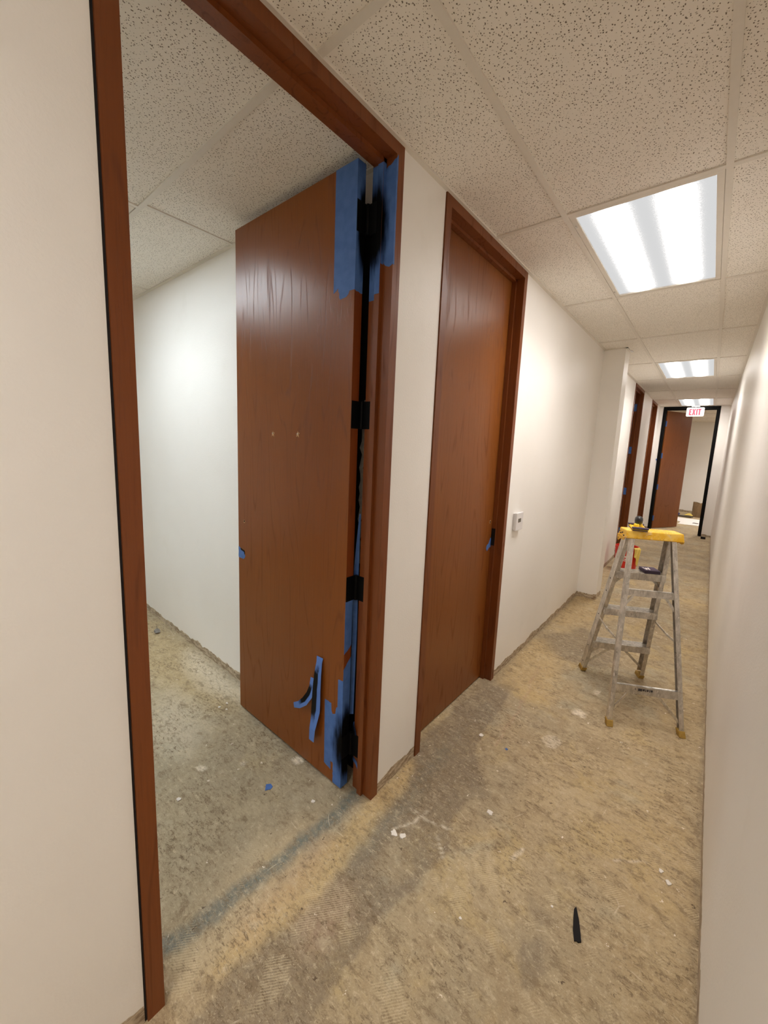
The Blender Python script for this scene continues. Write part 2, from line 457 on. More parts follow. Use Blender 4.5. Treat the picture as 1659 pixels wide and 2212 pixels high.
def ribbon(bm, pts, wdir, width, thick=0.0006, nd=None):
    """thin curved strip with UVs: u across, v along"""
    uvl = bm.loops.layers.uv.verify()
    n = len(pts)
    rows = []
    for i, (p, w) in enumerate(zip(pts, width if isinstance(width, (list, tuple)) else [width] * n)):
        p = Vector(p)
        wd = Vector(wdir[i] if isinstance(wdir, list) else wdir).normalized()
        rows.append((bm.verts.new(p - wd * w / 2), bm.verts.new(p + wd * w / 2)))
    for i in range(n - 1):
        f = bm.faces.new((rows[i][0], rows[i][1], rows[i + 1][1], rows[i + 1][0]))
        for lp, uv in zip(f.loops, ((0, i / (n - 1)), (1, i / (n - 1)), (1, (i + 1) / (n - 1)), (0, (i + 1) / (n - 1)))):
            lp[uvl].uv = uv

def torn(pts, amp=0.003, step=0.012, sides=None):
    """roughen an outline like torn tape"""
    out = []
    n = len(pts)
    for i in range(n):
        a = Vector(pts[i]); b = Vector(pts[(i + 1) % n])
        out.append(tuple(a))
        if sides is None or i in sides:
            L = (b - a).length
            k = int(L / step)
            nrm = Vector((-(b - a).y, (b - a).x)).normalized()
            for j in range(1, k):
                q = a + (b - a) * (j / k) + nrm * random.uniform(-amp, amp)
                out.append(tuple(q))
    return out

# ------------------------------------------------------------------ floor with masks for stains and dark lines
def seg_d(px, py, a, b):
    ax, ay = a; bx, by = b
    dx, dy = bx - ax, by - ay
    tt_ = np.clip(((px - ax) * dx + (py - ay) * dy) / (dx * dx + dy * dy + 1e-12), 0, 1)
    return np.hypot(px - ax - tt_ * dx, py - ay - tt_ * dy)

def poly_mask(px, py, poly, soft):
    poly = spline(poly)
    inside = np.zeros(px.shape, bool)
    dist = np.full(px.shape, 1e9)
    n = len(poly)
    for i in range(n):
        a = poly[i]; b = poly[(i + 1) % n]
        c = ((a[1] > py) != (b[1] > py)) & (px < (b[0] - a[0]) * (py - a[1]) / (b[1] - a[1] + 1e-12) + a[0])
        inside ^= c
        dist = np.minimum(dist, seg_d(px, py, a, b))
    sd = np.where(inside, dist, -dist)
    return np.clip(sd / soft + 0.5, 0, 1)

def spline(poly, k=4):
    out = []
    n = len(poly)
    for i in range(n):
        p0, p1, p2, p3 = (poly[(i + j - 1) % n] for j in range(4))
        for q in range(k):
            u = q / k
            out.append(tuple(0.5 * (2 * p1[d] + (p2[d] - p0[d]) * u + (2 * p0[d] - 5 * p1[d] + 4 * p2[d] - p3[d]) * u * u + (3 * p1[d] - p0[d] - 3 * p2[d] + p3[d]) * u ** 3) for d in (0, 1)))
    return out

def line_mask(px, py, pts, w, soft):
    d = np.full(px.shape, 1e9)
    for a, b in zip(pts, pts[1:]):
        d = np.minimum(d, seg_d(px, py, a, b))
    return np.clip((w - d) / soft + 0.5, 0, 1)

def make_floor():
    xs = list(np.arange(-4.4, -1.4, 0.10)) + list(np.arange(-1.4, 1.34, 0.0125)) + list(np.arange(1.4, 3.6, 0.2))
    ys = list(np.arange(-4.2, 0.2, 0.10)) + list(np.arange(0.2, 2.8, 0.0125)) + list(np.arange(2.8, 4.2, 0.03)) + list(np.arange(4.2, 15.6, 0.12))
    nx, ny = len(xs), len(ys)
    X, Y = np.meshgrid(xs, ys)
    px, py = X.ravel(), Y.ravel()
    co = np.stack([px, py, np.zeros_like(px)], 1)
    idx = np.arange(nx * ny).reshape(ny, nx)
    quads = np.stack([idx[:-1, :-1], idx[:-1, 1:], idx[1:, 1:], idx[1:, :-1]], -1).reshape(-1, 4)
    me = D.meshes.new('floor')
    me.from_pydata(co.tolist(), [], quads.tolist())
    # wobble so the outlines are not ruler straight
    wx = px + 0.006 * np.sin(py * 21 + 1) + 0.004 * np.sin(py * 47 + px * 30) + 0.003 * np.sin(py * 101 + px * 77)
    wy = py + 0.006 * np.sin(px * 23 + 2) + 0.004 * np.sin(px * 51 - py * 33) + 0.003 * np.sin(px * 93 - py * 81)
    dark = poly_mask(wx, wy, [(0.15, 2.62), (0.19, 2.25), (0.215, 1.92), (0.27, 1.80), (0.345, 1.70), (0.425, 1.62), (0.37, 1.56), (0.345, 1.45), (0.355, 1.35), (0.42, 1.26), (0.385, 1.16), (0.375, 1.06), (0.355, 0.96), (0.345, 0.82), (0.36, 0.62), (0.40, 0.35), (0.15, 0.10), (0.10, 0.39), (0.07, 0.55), (0.10, 0.74), (0.13, 0.92), (0.085, 1.10), (0.07, 1.25), (0.085, 1.43), (-0.03, 1.69), (-0.02, 2.21), (0.06, 2.5)], 0.016)
    hole1 = poly_mask(wx, wy, [(0.22, 1.2), (0.32, 1.14), (0.30, 1.02), (0.20, 1.05)], 0.05)
    hole2 = np.clip((0.95 - wy) / 0.35, 0, 1) * 0.12
    dark = dark * (1 - 0.7 * hole1) * (1 - hole2)
    dark = np.maximum(dark, 0.95 * poly_mask(wx, wy, [(0.03, 3.45), (0.16, 3.28), (0.40, 3.20), (0.62, 3.35), (0.58, 3.70), (0.30, 3.95), (0.20, 3.72)], 0.06))
    dark = np.maximum(dark, 0.75 * poly_mask(wx, wy, [(0.755, 1.15), (0.79, 1.22), (0.82, 1.24), (0.835, 1.13), (0.80, 1.075), (0.78, 1.09)], 0.012))
    dark = np.maximum(dark, 0.55 * poly_mask(wx, wy, [(0.72, 1.34), (0.80, 1.33), (0.80, 1.27), (0.74, 1.29)], 0.02))
    dark = np.maximum(dark, 0.55 * line_mask(wx, wy, [(-0.02, 1.5), (0.02, 2.0), (0.03, 2.7)], 0.05, 0.06))
    dark = np.maximum(dark, 0.8 * line_mask(wx, wy, [(-0.30, 1.17), (-0.9, 1.19)], 0.03, 0.06))  # darker lines under the open leaf and along the wall feet
    dark = np.maximum(dark, 0.7 * line_mask(wx, wy, [(-1.5, 1.29), (-0.3, 1.29)], 0.02, 0.03))
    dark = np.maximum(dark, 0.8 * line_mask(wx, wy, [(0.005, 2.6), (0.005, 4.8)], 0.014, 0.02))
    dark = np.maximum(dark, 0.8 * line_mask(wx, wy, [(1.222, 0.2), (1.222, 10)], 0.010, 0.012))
    for k in range(9):
        y0 = 6.2 + k * 0.55 + 0.1 * math.sin(k * 3.1)
        dark = np.maximum(dark, (0.35 + 0.25 * math.sin(k * 2.3) ** 2) * line_mask(px, wy, [(0.05, y0), (1.2, y0 + 0.12 * math.sin(k))], 0.05 + 0.05 * (k % 3), 0.15))
    yel = poly_mask(wx, wy, [(0.0, 1.26), (0.01, 1.55), (0.07, 1.45), (0.11, 1.15), (0.13, 0.90), (0.11, 0.62), (0.03, 0.45), (0.0, 0.7), (0.01, 1.0)], 0.04)
    yel = np.maximum(yel, 0.8 * poly_mask(wx, wy, [(0.02, 2.65), (0.17, 2.5), (0.42, 2.6), (0.32, 3.1), (0.04, 3.45)], 0.12))
    yel = np.maximum(yel, 0.7 * poly_mask(wx, wy, [(0.03, 3.9), (0.25, 4.0), (0.5, 4.7), (0.06, 4.8)], 0.15))
    yel = np.maximum(yel, 0.35 * poly_mask(wx, wy, [(0.95, 0.2), (1.22, 0.2), (1.22, 6), (1.0, 6)], 0.25))
    yel = np.maximum(yel, 0.6 * poly_mask(wx, wy, [(-2.6, 1.25), (-1.2, 1.2), (-1.25, 1.0), (-2.4, 0.9)], 0.15))
    blu = line_mask(wx, wy, [(-0.17, 0.28), (-0.135, 0.40), (-0.105, 0.57), (-0.085, 0.78), (-0.065, 1.0), (-0.07, 1.24)], 0.031, 0.032)
    blu = np.maximum(blu, 0.5 * line_mask(wx, wy, [(0.10, 1.72), (0.14, 1.3), (0.13, 1.0)], 0.03, 0.08))
    lig = np.zeros_like(px)
    for (cx_, cy_, r_) in ((0.59, 2.59, 0.033), (0.56, 2.57, 0.018), (0.61, 2.565, 0.018), (-0.76, 0.79, 0.020), (-0.44, 1.145, 0.026), (-0.62, 0.95, 0.013), (0.62, 2.9, 0.02)):
        lig = np.maximum(lig, np.clip((r_ - np.hypot(wx - cx_, wy - cy_)) / 0.012 + 0.5, 0, 1))
    lig = np.maximum(lig, 0.55 * np.clip((0.05 - np.hypot((wx - 0.53) * 1.0, (wy - 2.21) * 0.9)) / 0.012 + 0.5, 0, 1))
    lig = np.maximum(lig, 0.6 * poly_mask(wx, wy, [(-1.10, 1.26), (-1.9, 1.27), (-1.75, 1.14), (-1.3, 1.12)], 0.12))
    lig = np.maximum(lig, 0.35 * poly_mask(wx, wy, [(-1.25, 0.72), (-0.9, 0.78), (-1.1, 0.98), (-1.5, 0.95)], 0.15))
    for a, b in (([(0.17, 1.32), (0.27, 1.33), (0.37, 1.36)], 0.004), ([(0.235, 1.36), (0.22, 1.27), (0.175, 1.20)], 0.004), ([(0.62, 1.42), (0.64, 1.49)], 0.007), ([(0.33, 1.30), (0.40, 1.24)], 0.003), ([(0.95, 1.70), (1.05, 1.78)], 0.003)):
        lig = np.maximum(lig, 0.8 * line_mask(px, py, a, b, 0.006))
    pin = line_mask(wx, wy, [(0.30, 1.95), (0.28, 2.4), (0.20, 2.95)], 0.006, 0.01)
    pin = np.maximum(pin, 0.7 * poly_mask(wx, wy, [(0.12, 0.72), (0.24, 0.70), (0.26, 0.86), (0.17, 0.90)], 0.08))
    pin = np.maximum(pin, 0.6 * poly_mask(wx, wy, [(-0.02, 0.62), (0.06, 0.6), (0.04, 0.95), (-0.03, 0.95)], 0.08))
    for nm, arr in (('stains_and_dark_lines', dark), ('stain_yellow', yel), ('stain_blue', blu), ('stain_light', lig), ('stain_pink', pin)):
        at = me.attributes.new(nm, 'FLOAT', 'POINT')
        at.data.foreach_set('value', arr.astype(np.float32))
    me.materials.append(M['floor'])
    o = D.objects.new('floor', me)
    COL.objects.link(o)
    sm = o.modifiers.new('slab', 'SOLIDIFY')
    sm.thickness = 0.08
    sm.offset = -1
    tag(o, 'stripped concrete floor with glue stains', 'floor', kind='structure')
make_floor()

# ------------------------------------------------------------------ walls
WT = 0.108
D1 = (0.297, 1.275)
D2 = (1.583, 2.556)
D3 = (7.12, 8.08)
D4 = (9.25, 10.16)
def wall(name, boxes, label):
    bm = bmesh.new()
    for b in boxes:
        box(bm, *b)
    o = link(name, bm, M['wall'])
    tag(o, label, 'wall', kind='structure')
    return o
wall('wall_left', [(-WT, 0, -4.0, D1[0] - 0.006, 0, H + 0.05), (-WT, 0, D1[1] + 0.003, D2[0] - 0.003, 0, H + 0.05),
                   (-WT, 0, D2[1] + 0.003, D3[0] - 0.003, 0, H + 0.05), (-WT, 0, D3[1] + 0.003, D4[0] - 0.003, 0, H + 0.05),
                   (-WT, 0, D4[1] + 0.003, YF, 0, H + 0.05)], 'cream painted left wall of the corridor')
wall('wall_right', [(W, W + 0.12, -0.9, YF, 0, H + 0.05)], 'cream painted right wall of the corridor')
wall('wall_pillar', [(0, 0.2085, 4.827, 5.07, 0, H + 0.02)], 'narrow wall stub jutting out of the left wall')
wall('wall_far', [(-4.2, 0.072, YF, YF + 0.12, 0, H + 0.05), (1.066, 3.6, YF, YF + 0.12, 0, H + 0.05)], 'end wall around the black door frame')
wall('wall_behind', [(-4.3, 3.62, -4.12, -4.0, 0, H + 0.05)], 'wall closing the added lobby behind the camera')
wall('wall_added_lobby', [(3.5, 3.62, -4.0, -0.9, 0, H + 0.05), (W + 0.12, 3.5, -0.9, -0.78, 0, H + 0.05)], 'walls of the lobby added behind the camera')  # lobby added so more light reaches the near corridor
wall('wall_partition', [(-4.2, -WT, 1.303, 1.42, 0, H + 0.05)], 'white office wall behind the open door')
wall('wall_office', [(-4.3, -4.2, -4.0, YF, 0, H + 0.05)], 'outer wall of the offices')
wall('wall_office_back', [(-4.2, -WT, -2.4, -2.3, 0, H + 0.05)], 'back wall of the first office')
wall('wall_office_side', [(-4.2, -WT, 8.20, 8.30, 0, H + 0.05), (-4.2, -WT, 5.0, 5.1, 0, H + 0.05)], 'partition walls of the third office')
wall('wall_room_back', [(-2.2, 3.6, 15.2, 15.32, 0, H + 0.05)], 'back wall of the room beyond the black door frame')
wall('wall_room_side', [(-2.3, -2.2, YF + 0.12, 15.3, 0, H + 0.05), (3.5, 3.6, YF + 0.12, 15.2, 0, H + 0.05)], 'side walls of the room beyond the black frame')

# ------------------------------------------------------------------ ceiling
def ceiling():
    bm = bmesh.new()
    ZT = H + 0.005
    holes = []
    G = 1.2192
    Y0 = 0.848
    xc = (0.365, 0.972)
    for k in (-2, 1, 4, 7):
        holes.append((xc[0], xc[1], Y0 + k * G, Y0 + (k + 1) * G))
    holes.append((-2.57, -1.33, 0.218, 0.822))
    holes.append((-2.57, -1.33, -1.612, -1.008))
    holes.append((1.885, 2.492, -2.81, -1.59))

    holes.append((1.4, 2.0, 12.4, 13.62))
    xs = sorted({-4.3, 3.6, *[h[0] for h in holes], *[h[1] for h in holes]})
    ys = sorted({-4.12, 15.32, *[h[2] for h in holes], *[h[3] for h in holes]})
    for i in range(len(xs) - 1):
        for j in range(len(ys) - 1):
            mx = (xs[i] + xs[i + 1]) / 2; my = (ys[j] + ys[j + 1]) / 2
            if any(h[0] < mx < h[1] and h[2] < my < h[3] for h in holes):
                continue
            box(bm, xs[i], xs[i + 1], ys[j], ys[j + 1], ZT, ZT + 0.02)
    o = link('ceiling', bm, M['tile'])
    tag(o, 'speckled acoustic tile ceiling', 'ceiling', kind='structure')
    # plenum deck above
    bm = bmesh.new()
    box(bm, -4.4, 3.7, -4.2, 15.4, H + 0.16, H + 0.2)
    o = link('ceiling_deck', bm, M['grid']); tag(o, 'deck above the tile ceiling', 'ceiling', kind='structure')
    # corridor grid
    t = 0.012
    za, zb = H - 0.0015, H + 0.006
    bm = bmesh.new()
    for x in xc:
        box(bm, x - t, x + t, -4.0, YF, za, zb)
    for k in range(-3, 9):
        y = Y0 + k * G
        e = 0.0004
        for a, b in ((0.0, xc[0] - t), (xc[0] + t, xc[1] - t), (xc[1] + t, W)):
            box(bm, a, b, y - t, y + t, za + e, zb)
    # wall angles
    a = 0.020
    box(bm, 0.0, a, -4.0, 4.827, za - 0.001, zb)
    box(bm, 0.0, a, 5.07, YF, za - 0.001, zb)
    box(bm, 0.0, 0.2285, 4.807, 4.827, za - 0.001, zb)
    box(bm, 0.2085, 0.2285, 4.807, 4.93, za - 0.001, zb)
    box(bm, W - a, W, -4.0, YF, za - 0.001, zb)
    box(bm, a, W - a, YF - a, YF, za - 0.001, zb)
    o = link('trim_1', bm, M['grid']); tag(o, 'painted metal grid and wall angles of the corridor ceiling', 'trim', kind='structure')
    # office grid
    bm = bmesh.new()
    for y in (-1.613, -1.0, -0.39, 0.218, 0.825):
        box(bm, -4.2, -WT, y - t, y + t, za, zb)
    for x, ya, yb in ((-3.79, -2.3, 1.303), (-2.57, -2.3, 1.303), (-1.335, -2.3, 0.813), (-1.29, 0.837, 1.303)):
        box(bm, x - t, x + t, ya, yb, za + 0.0004, zb)
    box(bm, -4.2, -WT, 1.283, 1.303, za - 0.001, zb)
    box(bm, -WT - 0.02, -WT, -2.3, 0.29, za - 0.001, zb)
    o = link('trim_2', bm, M['grid']); tag(o, 'painted metal grid of the office ceiling', 'trim', kind='structure')
    # third office and far room grid
    bm = bmesh.new()
    for y in (11.4, 12.4, 13.62, 14.55):
        box(bm, -2.2, 3.5, y - t, y + t, za, zb)
    for x in (-1.0, -0.4, 0.2, 0.8, 1.4, 2.0, 2.6):
        box(bm, x - t, x + t, YF + 0.12, 15.2, za + 0.0004, zb)
    box(bm, -2.2, 3.5, 15.18, 15.2, za - 0.001, zb)
    o = link('trim_3', bm, M['grid']); tag(o, 'painted metal grid of the far room ceiling', 'trim', kind='structure')
ceiling()

# ------------------------------------------------------------------ ceiling lights
def ceiling_light(cx_, cy_, rz, pm, watts, col, label, group):
    root = empty('ceiling_light', (cx_, cy_, H), rz, label, 'ceiling light', group)
    hx, hy = 0.2905, 0.596
    bm = bmesh.new()
    fl = 0.026
    for (a, b, c, d) in ((-hx, -hx + fl, -hy, hy), (hx - fl, hx, -hy, hy), (-hx + fl, hx - fl, -hy, -hy + fl), (-hx + fl, hx - fl, hy - fl, hy)):
        box(bm, a, b, c, d, 0.0005, 0.014, 0.002)
    link('frame', bm, M['grid'], root)
    bm = bmesh.new()
    box(bm, -hx, hx, -hy, hy, 0.020, 0.11)
    link('housing', bm, M['white'], root)
    bm = bmesh.new()
    box(bm, -hx + fl - 0.002, hx - fl + 0.002, -hy + fl - 0.002, hy - fl + 0.002, 0.008, 0.012)
    link('diffuser', bm, pm, root)
    ld = D.lights.new('lamp', 'AREA')
    ld.shape = 'RECTANGLE'; ld.size = 2 * (hx - fl) - 0.01; ld.size_y = 2 * (hy - fl) - 0.01
    ld.energy = watts; ld.color = col; ld.spread = math.radians(128)
    lo = D.objects.new('lamp', ld); COL.objects.link(lo); lo.parent = root
    lo.location = (0, 0, 0.005)
    for s in (-1, 1):
        bm = bmesh.new()
        box(bm, -hx + 0.004, -hx + 0.012, s * 0.49 - 0.01, s * 0.49 + 0.01, -0.0012, 0.001, 0.0004)
        link('latch', bm, M['steel'], root)
    return root
for k, lab in ((1, 'nearest lit fluorescent panel in the corridor ceiling'), (4, 'middle lit fluorescent panel halfway down the corridor ceiling'), (7, 'farthest lit fluorescent panel just before the exit sign'), (-2, 'lit fluorescent panel in the corridor ceiling behind the camera')):
    y = 0.848 + (k + 0.5) * 1.2192
    ceiling_light(0.6685, y, 0, M['panel_corr'], W_CORR, C_WARM, lab, 'lit panels of the corridor ceiling')
ceiling_light(-1.95, 0.52, PI / 2, M['panel_room'], W_ROOM, C_COOL, 'cool white fluorescent panel in the office ceiling', 'lit panels of the side rooms')
ceiling_light(-1.95, -1.31, PI / 2, M['panel_room'], W_ROOM, C_COOL, 'added unseen cool white fill panel deeper in the office ceiling', 'lit panels of the side rooms')  # unseen panel added to lift the office light
ceiling_light(2.1885, -2.20, 0, M['panel_corr'], W_CORR * 1.3, C_WARM, 'added unseen fill panel in the made-up lobby behind the camera', 'lit panels of the side rooms')  # extra panel out of view, added to fill the near corridor
ceiling_light(1.70, 13.01, 0, M['panel_far'], W_FAR, C_WARM, 'added unseen panel in the ceiling of the far room', 'lit panels of the side rooms')  # panel put out of view to brighten the far room

# ------------------------------------------------------------------ door frames on the left wall
def jamb_profile(yo, s):
    """outline (x, y) of a rabbeted jamb; s=+1: opening lies towards +y"""
    return [(0.006, yo), (0.006, yo + s * 0.044), (-0.045, yo + s * 0.044), (-0.045, yo + s * 0.060), (-0.072, yo + s * 0.060), (-0.072, yo + s * 0.044), (-0.114, yo + s * 0.044), (-0.114, yo)]

def frame(root, y0, y1, gapl=0.003, gapr=0.003):
    fr = D.objects.new('door_frame', None); COL.objects.link(fr); fr.parent = root
    top = H - 0.002
    for yo, s in ((y0, 1), (y1, -1)):
        bm = bmesh.new()
        prism(bm, jamb_profile(yo, s), 'xy', 0.0, top)
        link('jamb', bm, M['frame'], fr)
    bm = bmesh.new()
    hp = [(0.006, top), (0.006, top - 0.044), (-0.045, top - 0.044), (-0.045, top - 0.060), (-0.072, top - 0.060), (-0.072, top - 0.044), (-0.114, top - 0.044), (-0.114, top)]
    prism(bm, hp, 'xz', y0 + 0.0441, y1 - 0.0441)
    link('header', bm, M['frame'], fr)
    bm = bmesh.new()  # black strips paint the shadow line between casing and wall
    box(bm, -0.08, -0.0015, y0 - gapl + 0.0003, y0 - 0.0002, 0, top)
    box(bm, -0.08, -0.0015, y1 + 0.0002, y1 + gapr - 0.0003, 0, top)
    link('casing_shadow_line', bm, M['shadowgap'], fr)
    return fr

def hinge_leaf(bm, kind, a, z):
    h = 0.0575
    if kind == 'jamb':      # on the rabbet face, facing -y
        y = a
        box(bm, -0.132, -0.076, y - 0.0022, y - 0.0002, z - h, z + h, 0.0006)
    else:
        x, y0 = a
        box(bm, x + 0.0002, x + 0.0022, y0 + 0.0005, y0 + 0.052, z - h, z + h, 0.0006)

# door 1: open office door
d1 = empty('door_1', (0, 0, 0), 0, 'near stained oak office door, swung open with blue tape on its hinge edge', 'door', kind='structure')
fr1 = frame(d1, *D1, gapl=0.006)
DY0, DY1 = 1.172, 1.216       # leaf faces
DX0, DX1 = -1.045, -0.139     # free edge, hinge edge
DZ = 2.742
def leaf_mesh(x0, x1, y0, y1, z0, z1):
    bm = bmesh.new()
    box(bm, x0, x1, y0, y1, z0, z1, 0.001)
    for f in bm.faces:
        f.normal_update()
        if abs(f.normal.x) > 0.9:
            f.material_index = 1
    return bm
leaf1 = link('door_leaf', leaf_mesh(DX0, DX1, DY0, DY1, 0.012, DZ), [M['door'], M['edge']], d1)
HZ = (2.545, 1.778, 1.010, 0.225)
JY = D1[1] - 0.044
for z in HZ:
    bm = bmesh.new()
    hinge_leaf(bm, 'leaf', (DX1, DY0), z)
    lathe(bm, [(0.0075, z - 0.0575), (0.0075, z + 0.0575)], 12, (-0.1315, JY - 0.004, 0), cap1=True)
    hl = link('hinge', bm, M['black'], leaf1, label='black painted hinge')
    bm = bmesh.new()
    hinge_leaf(bm, 'jamb', JY, z)
    link('hinge_plate', bm, M['black'], fr1, label='black painted hinge plate')

def tape_y(parent, outline, y=DY0, t=0.0007, amp=0.0035, sides=None, name='painters_tape', mat='tape'):
    bm = bmesh.new()
    prism(bm, torn(outline, amp, 0.011, sides), 'xz', y - t, y - 0.0001)
    return link(name, bm, M[mat], parent)
def tape_x(parent, outline, x=DX1, t=0.0007, amp=0.0035, sides=None, name='painters_tape', mat='tape'):
    bm = bmesh.new()
    prism(bm, torn(outline, amp, 0.011, sides), 'yz', x + 0.0001, x + t)
    return link(name, bm, M[mat], parent)
# upper tape wrapped round the hinge edge of the leaf
tape_y(leaf1, [(-0.263, DZ), (-0.263, 2.275), (-0.235, 2.292), (-0.222, 2.245), (-0.185, 2.25), (-0.168, 2.27), (DX1 + 0.0006, 2.27), (DX1 + 0.0006, DZ)], sides=[1, 2, 3, 4, 5])
tape_x(leaf1, [(DY0 - 0.0006, DZ), (DY0 - 0.0006, 2.27), (DY1, 2.265), (DY1, DZ)], sides=[1])
bm = bmesh.new(); prism(bm, [(-0.263, DY0 - 0.0006), (DX1 + 0.0006, DY0 - 0.0006), (DX1 + 0.0006, DY1), (-0.263, DY1)], 'xy', DZ + 0.0001, DZ + 0.0007)
link('painters_tape', bm, M['tape'], leaf1)
# lower tapes on the leaf face
tape_y(leaf1, [(-0.262, 0.425), (-0.258, 0.085), (-0.212, 0.072), (-0.212, 0.118), (-0.196, 0.118), (-0.193, 0.013), (DX1 + 0.0006, 0.013), (DX1 + 0.0006, 0.40), (-0.162, 0.43), (-0.180, 0.418), (-0.186, 0.382), (-0.205, 0.372), (-0.213, 0.385), (-0.216, 0.424)], amp=0.002, sides=[1, 2, 3, 4, 8, 9, 10, 11, 13])
tape_y(leaf1, [(-0.172, 0.565), (-0.172, 0.40), (DX1 + 0.0004, 0.40), (DX1 + 0.0004, 0.57)], t=0.0012, sides=[3])
# edge tapes below the third hinge, with the bare diamond of wood between them
tape_x(leaf1, [(DY0 - 0.0004, 0.955), (DY0 - 0.0004, 0.700), (DY1, 0.735), (DY1, 0.955)], sides=[1])
tape_x(leaf1, [(DY0 - 0.0006, 0.625), (DY0 - 0.0006, 0.013), (DY1, 0.013), (DY1, 0.675)], sides=[3])
# tape at the latch edge
tape_y(leaf1, [(DX0, 1.030), (DX0, 0.965), (-0.992, 0.963), (-0.985, 0.968), (-0.972, 0.985), (-0.985, 1.0), (-0.985, 1.012)], amp=0.0015)
tape_y(leaf1, [(-1.022, 1.024), (-1.020, 1.014), (-0.984, 1.006), (-0.980, 0.992), (-0.975, 1.000), (-0.978, 1.014)], t=0.0014, amp=0.001, name='latch_plate', mat='black')
# bored hole at the latch side
def bore(parent, x, y, z, r, s=-1):
    bm = bmesh.new()
    for rr, m, yy in ((r, 0, y + s * 0.0006), (r * 0.72, 1, y + s * 0.0012)):
        vs = [bm.verts.new((x + rr * math.cos(a * PI / 10) + (0.0015 if m else 0), yy, z + 1.15 * rr * math.sin(a * PI / 10) + (0.0015 if m else 0))) for a in range(20)]
        f = bm.faces.new(vs); f.material_index = m
    return link('bored_hole', bm, [M['rawwood'], M['hole']], parent)
bore(leaf1, -0.980, DY0, 1.188, 0.0085)
# torn-out screw holes in the veneer
for hx_, hz_ in ((-0.697, 1.687), (-0.493, 1.688)):
    bm = bmesh.new()
    prism(bm, torn([(hx_ - 0.012, hz_ - 0.012), (hx_ - 0.003, hz_ - 0.006), (hx_ + 0.008, hz_ - 0.014), (hx_ + 0.005, hz_ - 0.001), (hx_ + 0.012, hz_ + 0.007), (hx_ + 0.001, hz_ + 0.009), (hx_ - 0.002, hz_ + 0.016), (hx_ - 0.007, hz_ + 0.004)], 0.0015, 0.004), 'xz', DY0 - 0.0012, DY0 - 0.0001, 0)
    prism(bm, [(hx_ - 0.001, hz_ + 0.001), (hx_ + 0.004, hz_ + 0.002), (hx_ + 0.002, hz_ + 0.007)], 'xz', DY0 - 0.0016, DY0 - 0.0012, 1)
    prism(bm, [(hx_ - 0.006, hz_ - 0.002), (hx_ - 0.002, hz_ + 0.001), (hx_ - 0.001, hz_ + 0.008), (hx_ - 0.006, hz_ + 0.006)], 'xz', DY0 - 0.0030, DY0 - 0.0012, 2)
    link('screw_hole', bm, [M['rawwood'], M['hole'], M['plaster']], leaf1)
# loose strips of sprayed tape hanging off the face
yb = DY0 - 0.004
bm = bmesh.new()
pts = [(-0.300, yb, 0.628), (-0.300, yb - 0.004, 0.600), (-0.303, yb - 0.010, 0.54), (-0.307, yb - 0.012, 0.46), (-0.309, yb - 0.012, 0.40), (-0.312, yb - 0.012, 0.345), (-0.317, yb - 0.014, 0.300), (-0.325, yb - 0.020, 0.24), (-0.332, yb - 0.018, 0.172)]
wd = [(1, 0, 0.05)] * 5 + [(1, 0, 0.1), (1, -0.1, 0.22), (1, -0.15, 0.2), (1, -0.1, 0.12)]
ribbon(bm, pts, wd, [0.046, 0.040, 0.050, 0.058, 0.062, 0.064, 0.060, 0.052, 0.042])
link('loose_tape', bm, M['tape2'], leaf1)
bm = bmesh.new()
pts = [(-0.350, yb, 0.497), (-0.352, yb - 0.004, 0.45), (-0.362, yb - 0.012, 0.405), (-0.385, yb - 0.022, 0.365), (-0.418, yb - 0.030, 0.335), (-0.455, yb - 0.034, 0.318)]
wd = [(1, 0, 0.1), (1, 0, 0.0), (0.9, 0, -0.35), (0.65, 0, -0.6), (0.35, 0, -0.8), (0.2, 0, -1)]
ribbon(bm, pts, wd, [0.034, 0.038, 0.042, 0.042, 0.036, 0.028])
link('loose_tape', bm, M['tape2'], leaf1)
# tape on the hinge jamb
tp = H - 0.062
bm = bmesh.new()
prism(bm, torn([(-0.0455, JY - 0.0165), (-0.0722, JY - 0.0165)], 0, 1) + [(-0.0722, JY - 0.0172), (-0.0455, JY - 0.0172)], 'xy', 2.25, tp)
link('painters_tape', bm, M['tape'], fr1)
bm = bmesh.new()
prism(bm, [(-0.0726, JY - 0.0004), (-0.114, JY - 0.0004), (-0.114, JY - 0.0010), (-0.0726, JY - 0.0010)], 'xy', 2.235, tp + 0.01)
prism(bm, [(-0.0446, JY - 0.0162), (-0.0446, JY - 0.0004), (-0.0440, JY - 0.0004), (-0.0440, JY - 0.0162)], 'xy', 2.36, tp)
link('painters_tape', bm, M['tape'], fr1)
bm = bmesh.new()
prism(bm, torn([(-0.044, 2.37), (-0.030, 2.352), (-0.012, 2.345), (0.0064, 2.352), (0.0064, 2.72), (-0.012, 2.712), (-0.044, 2.70)], 0.003, 0.01, [0, 1, 2, 4, 5]), 'xz', JY - 0.0012, JY - 0.0004)
prism(bm, torn([(JY - 0.0008, 2.352), (JY + 0.007, 2.350), (JY + 0.008, 2.735), (JY - 0.0008, 2.72)], 0.0008, 0.02), 'yz', 0.0062, 0.0069)
link('painters_tape', bm, M['tape'], fr1)
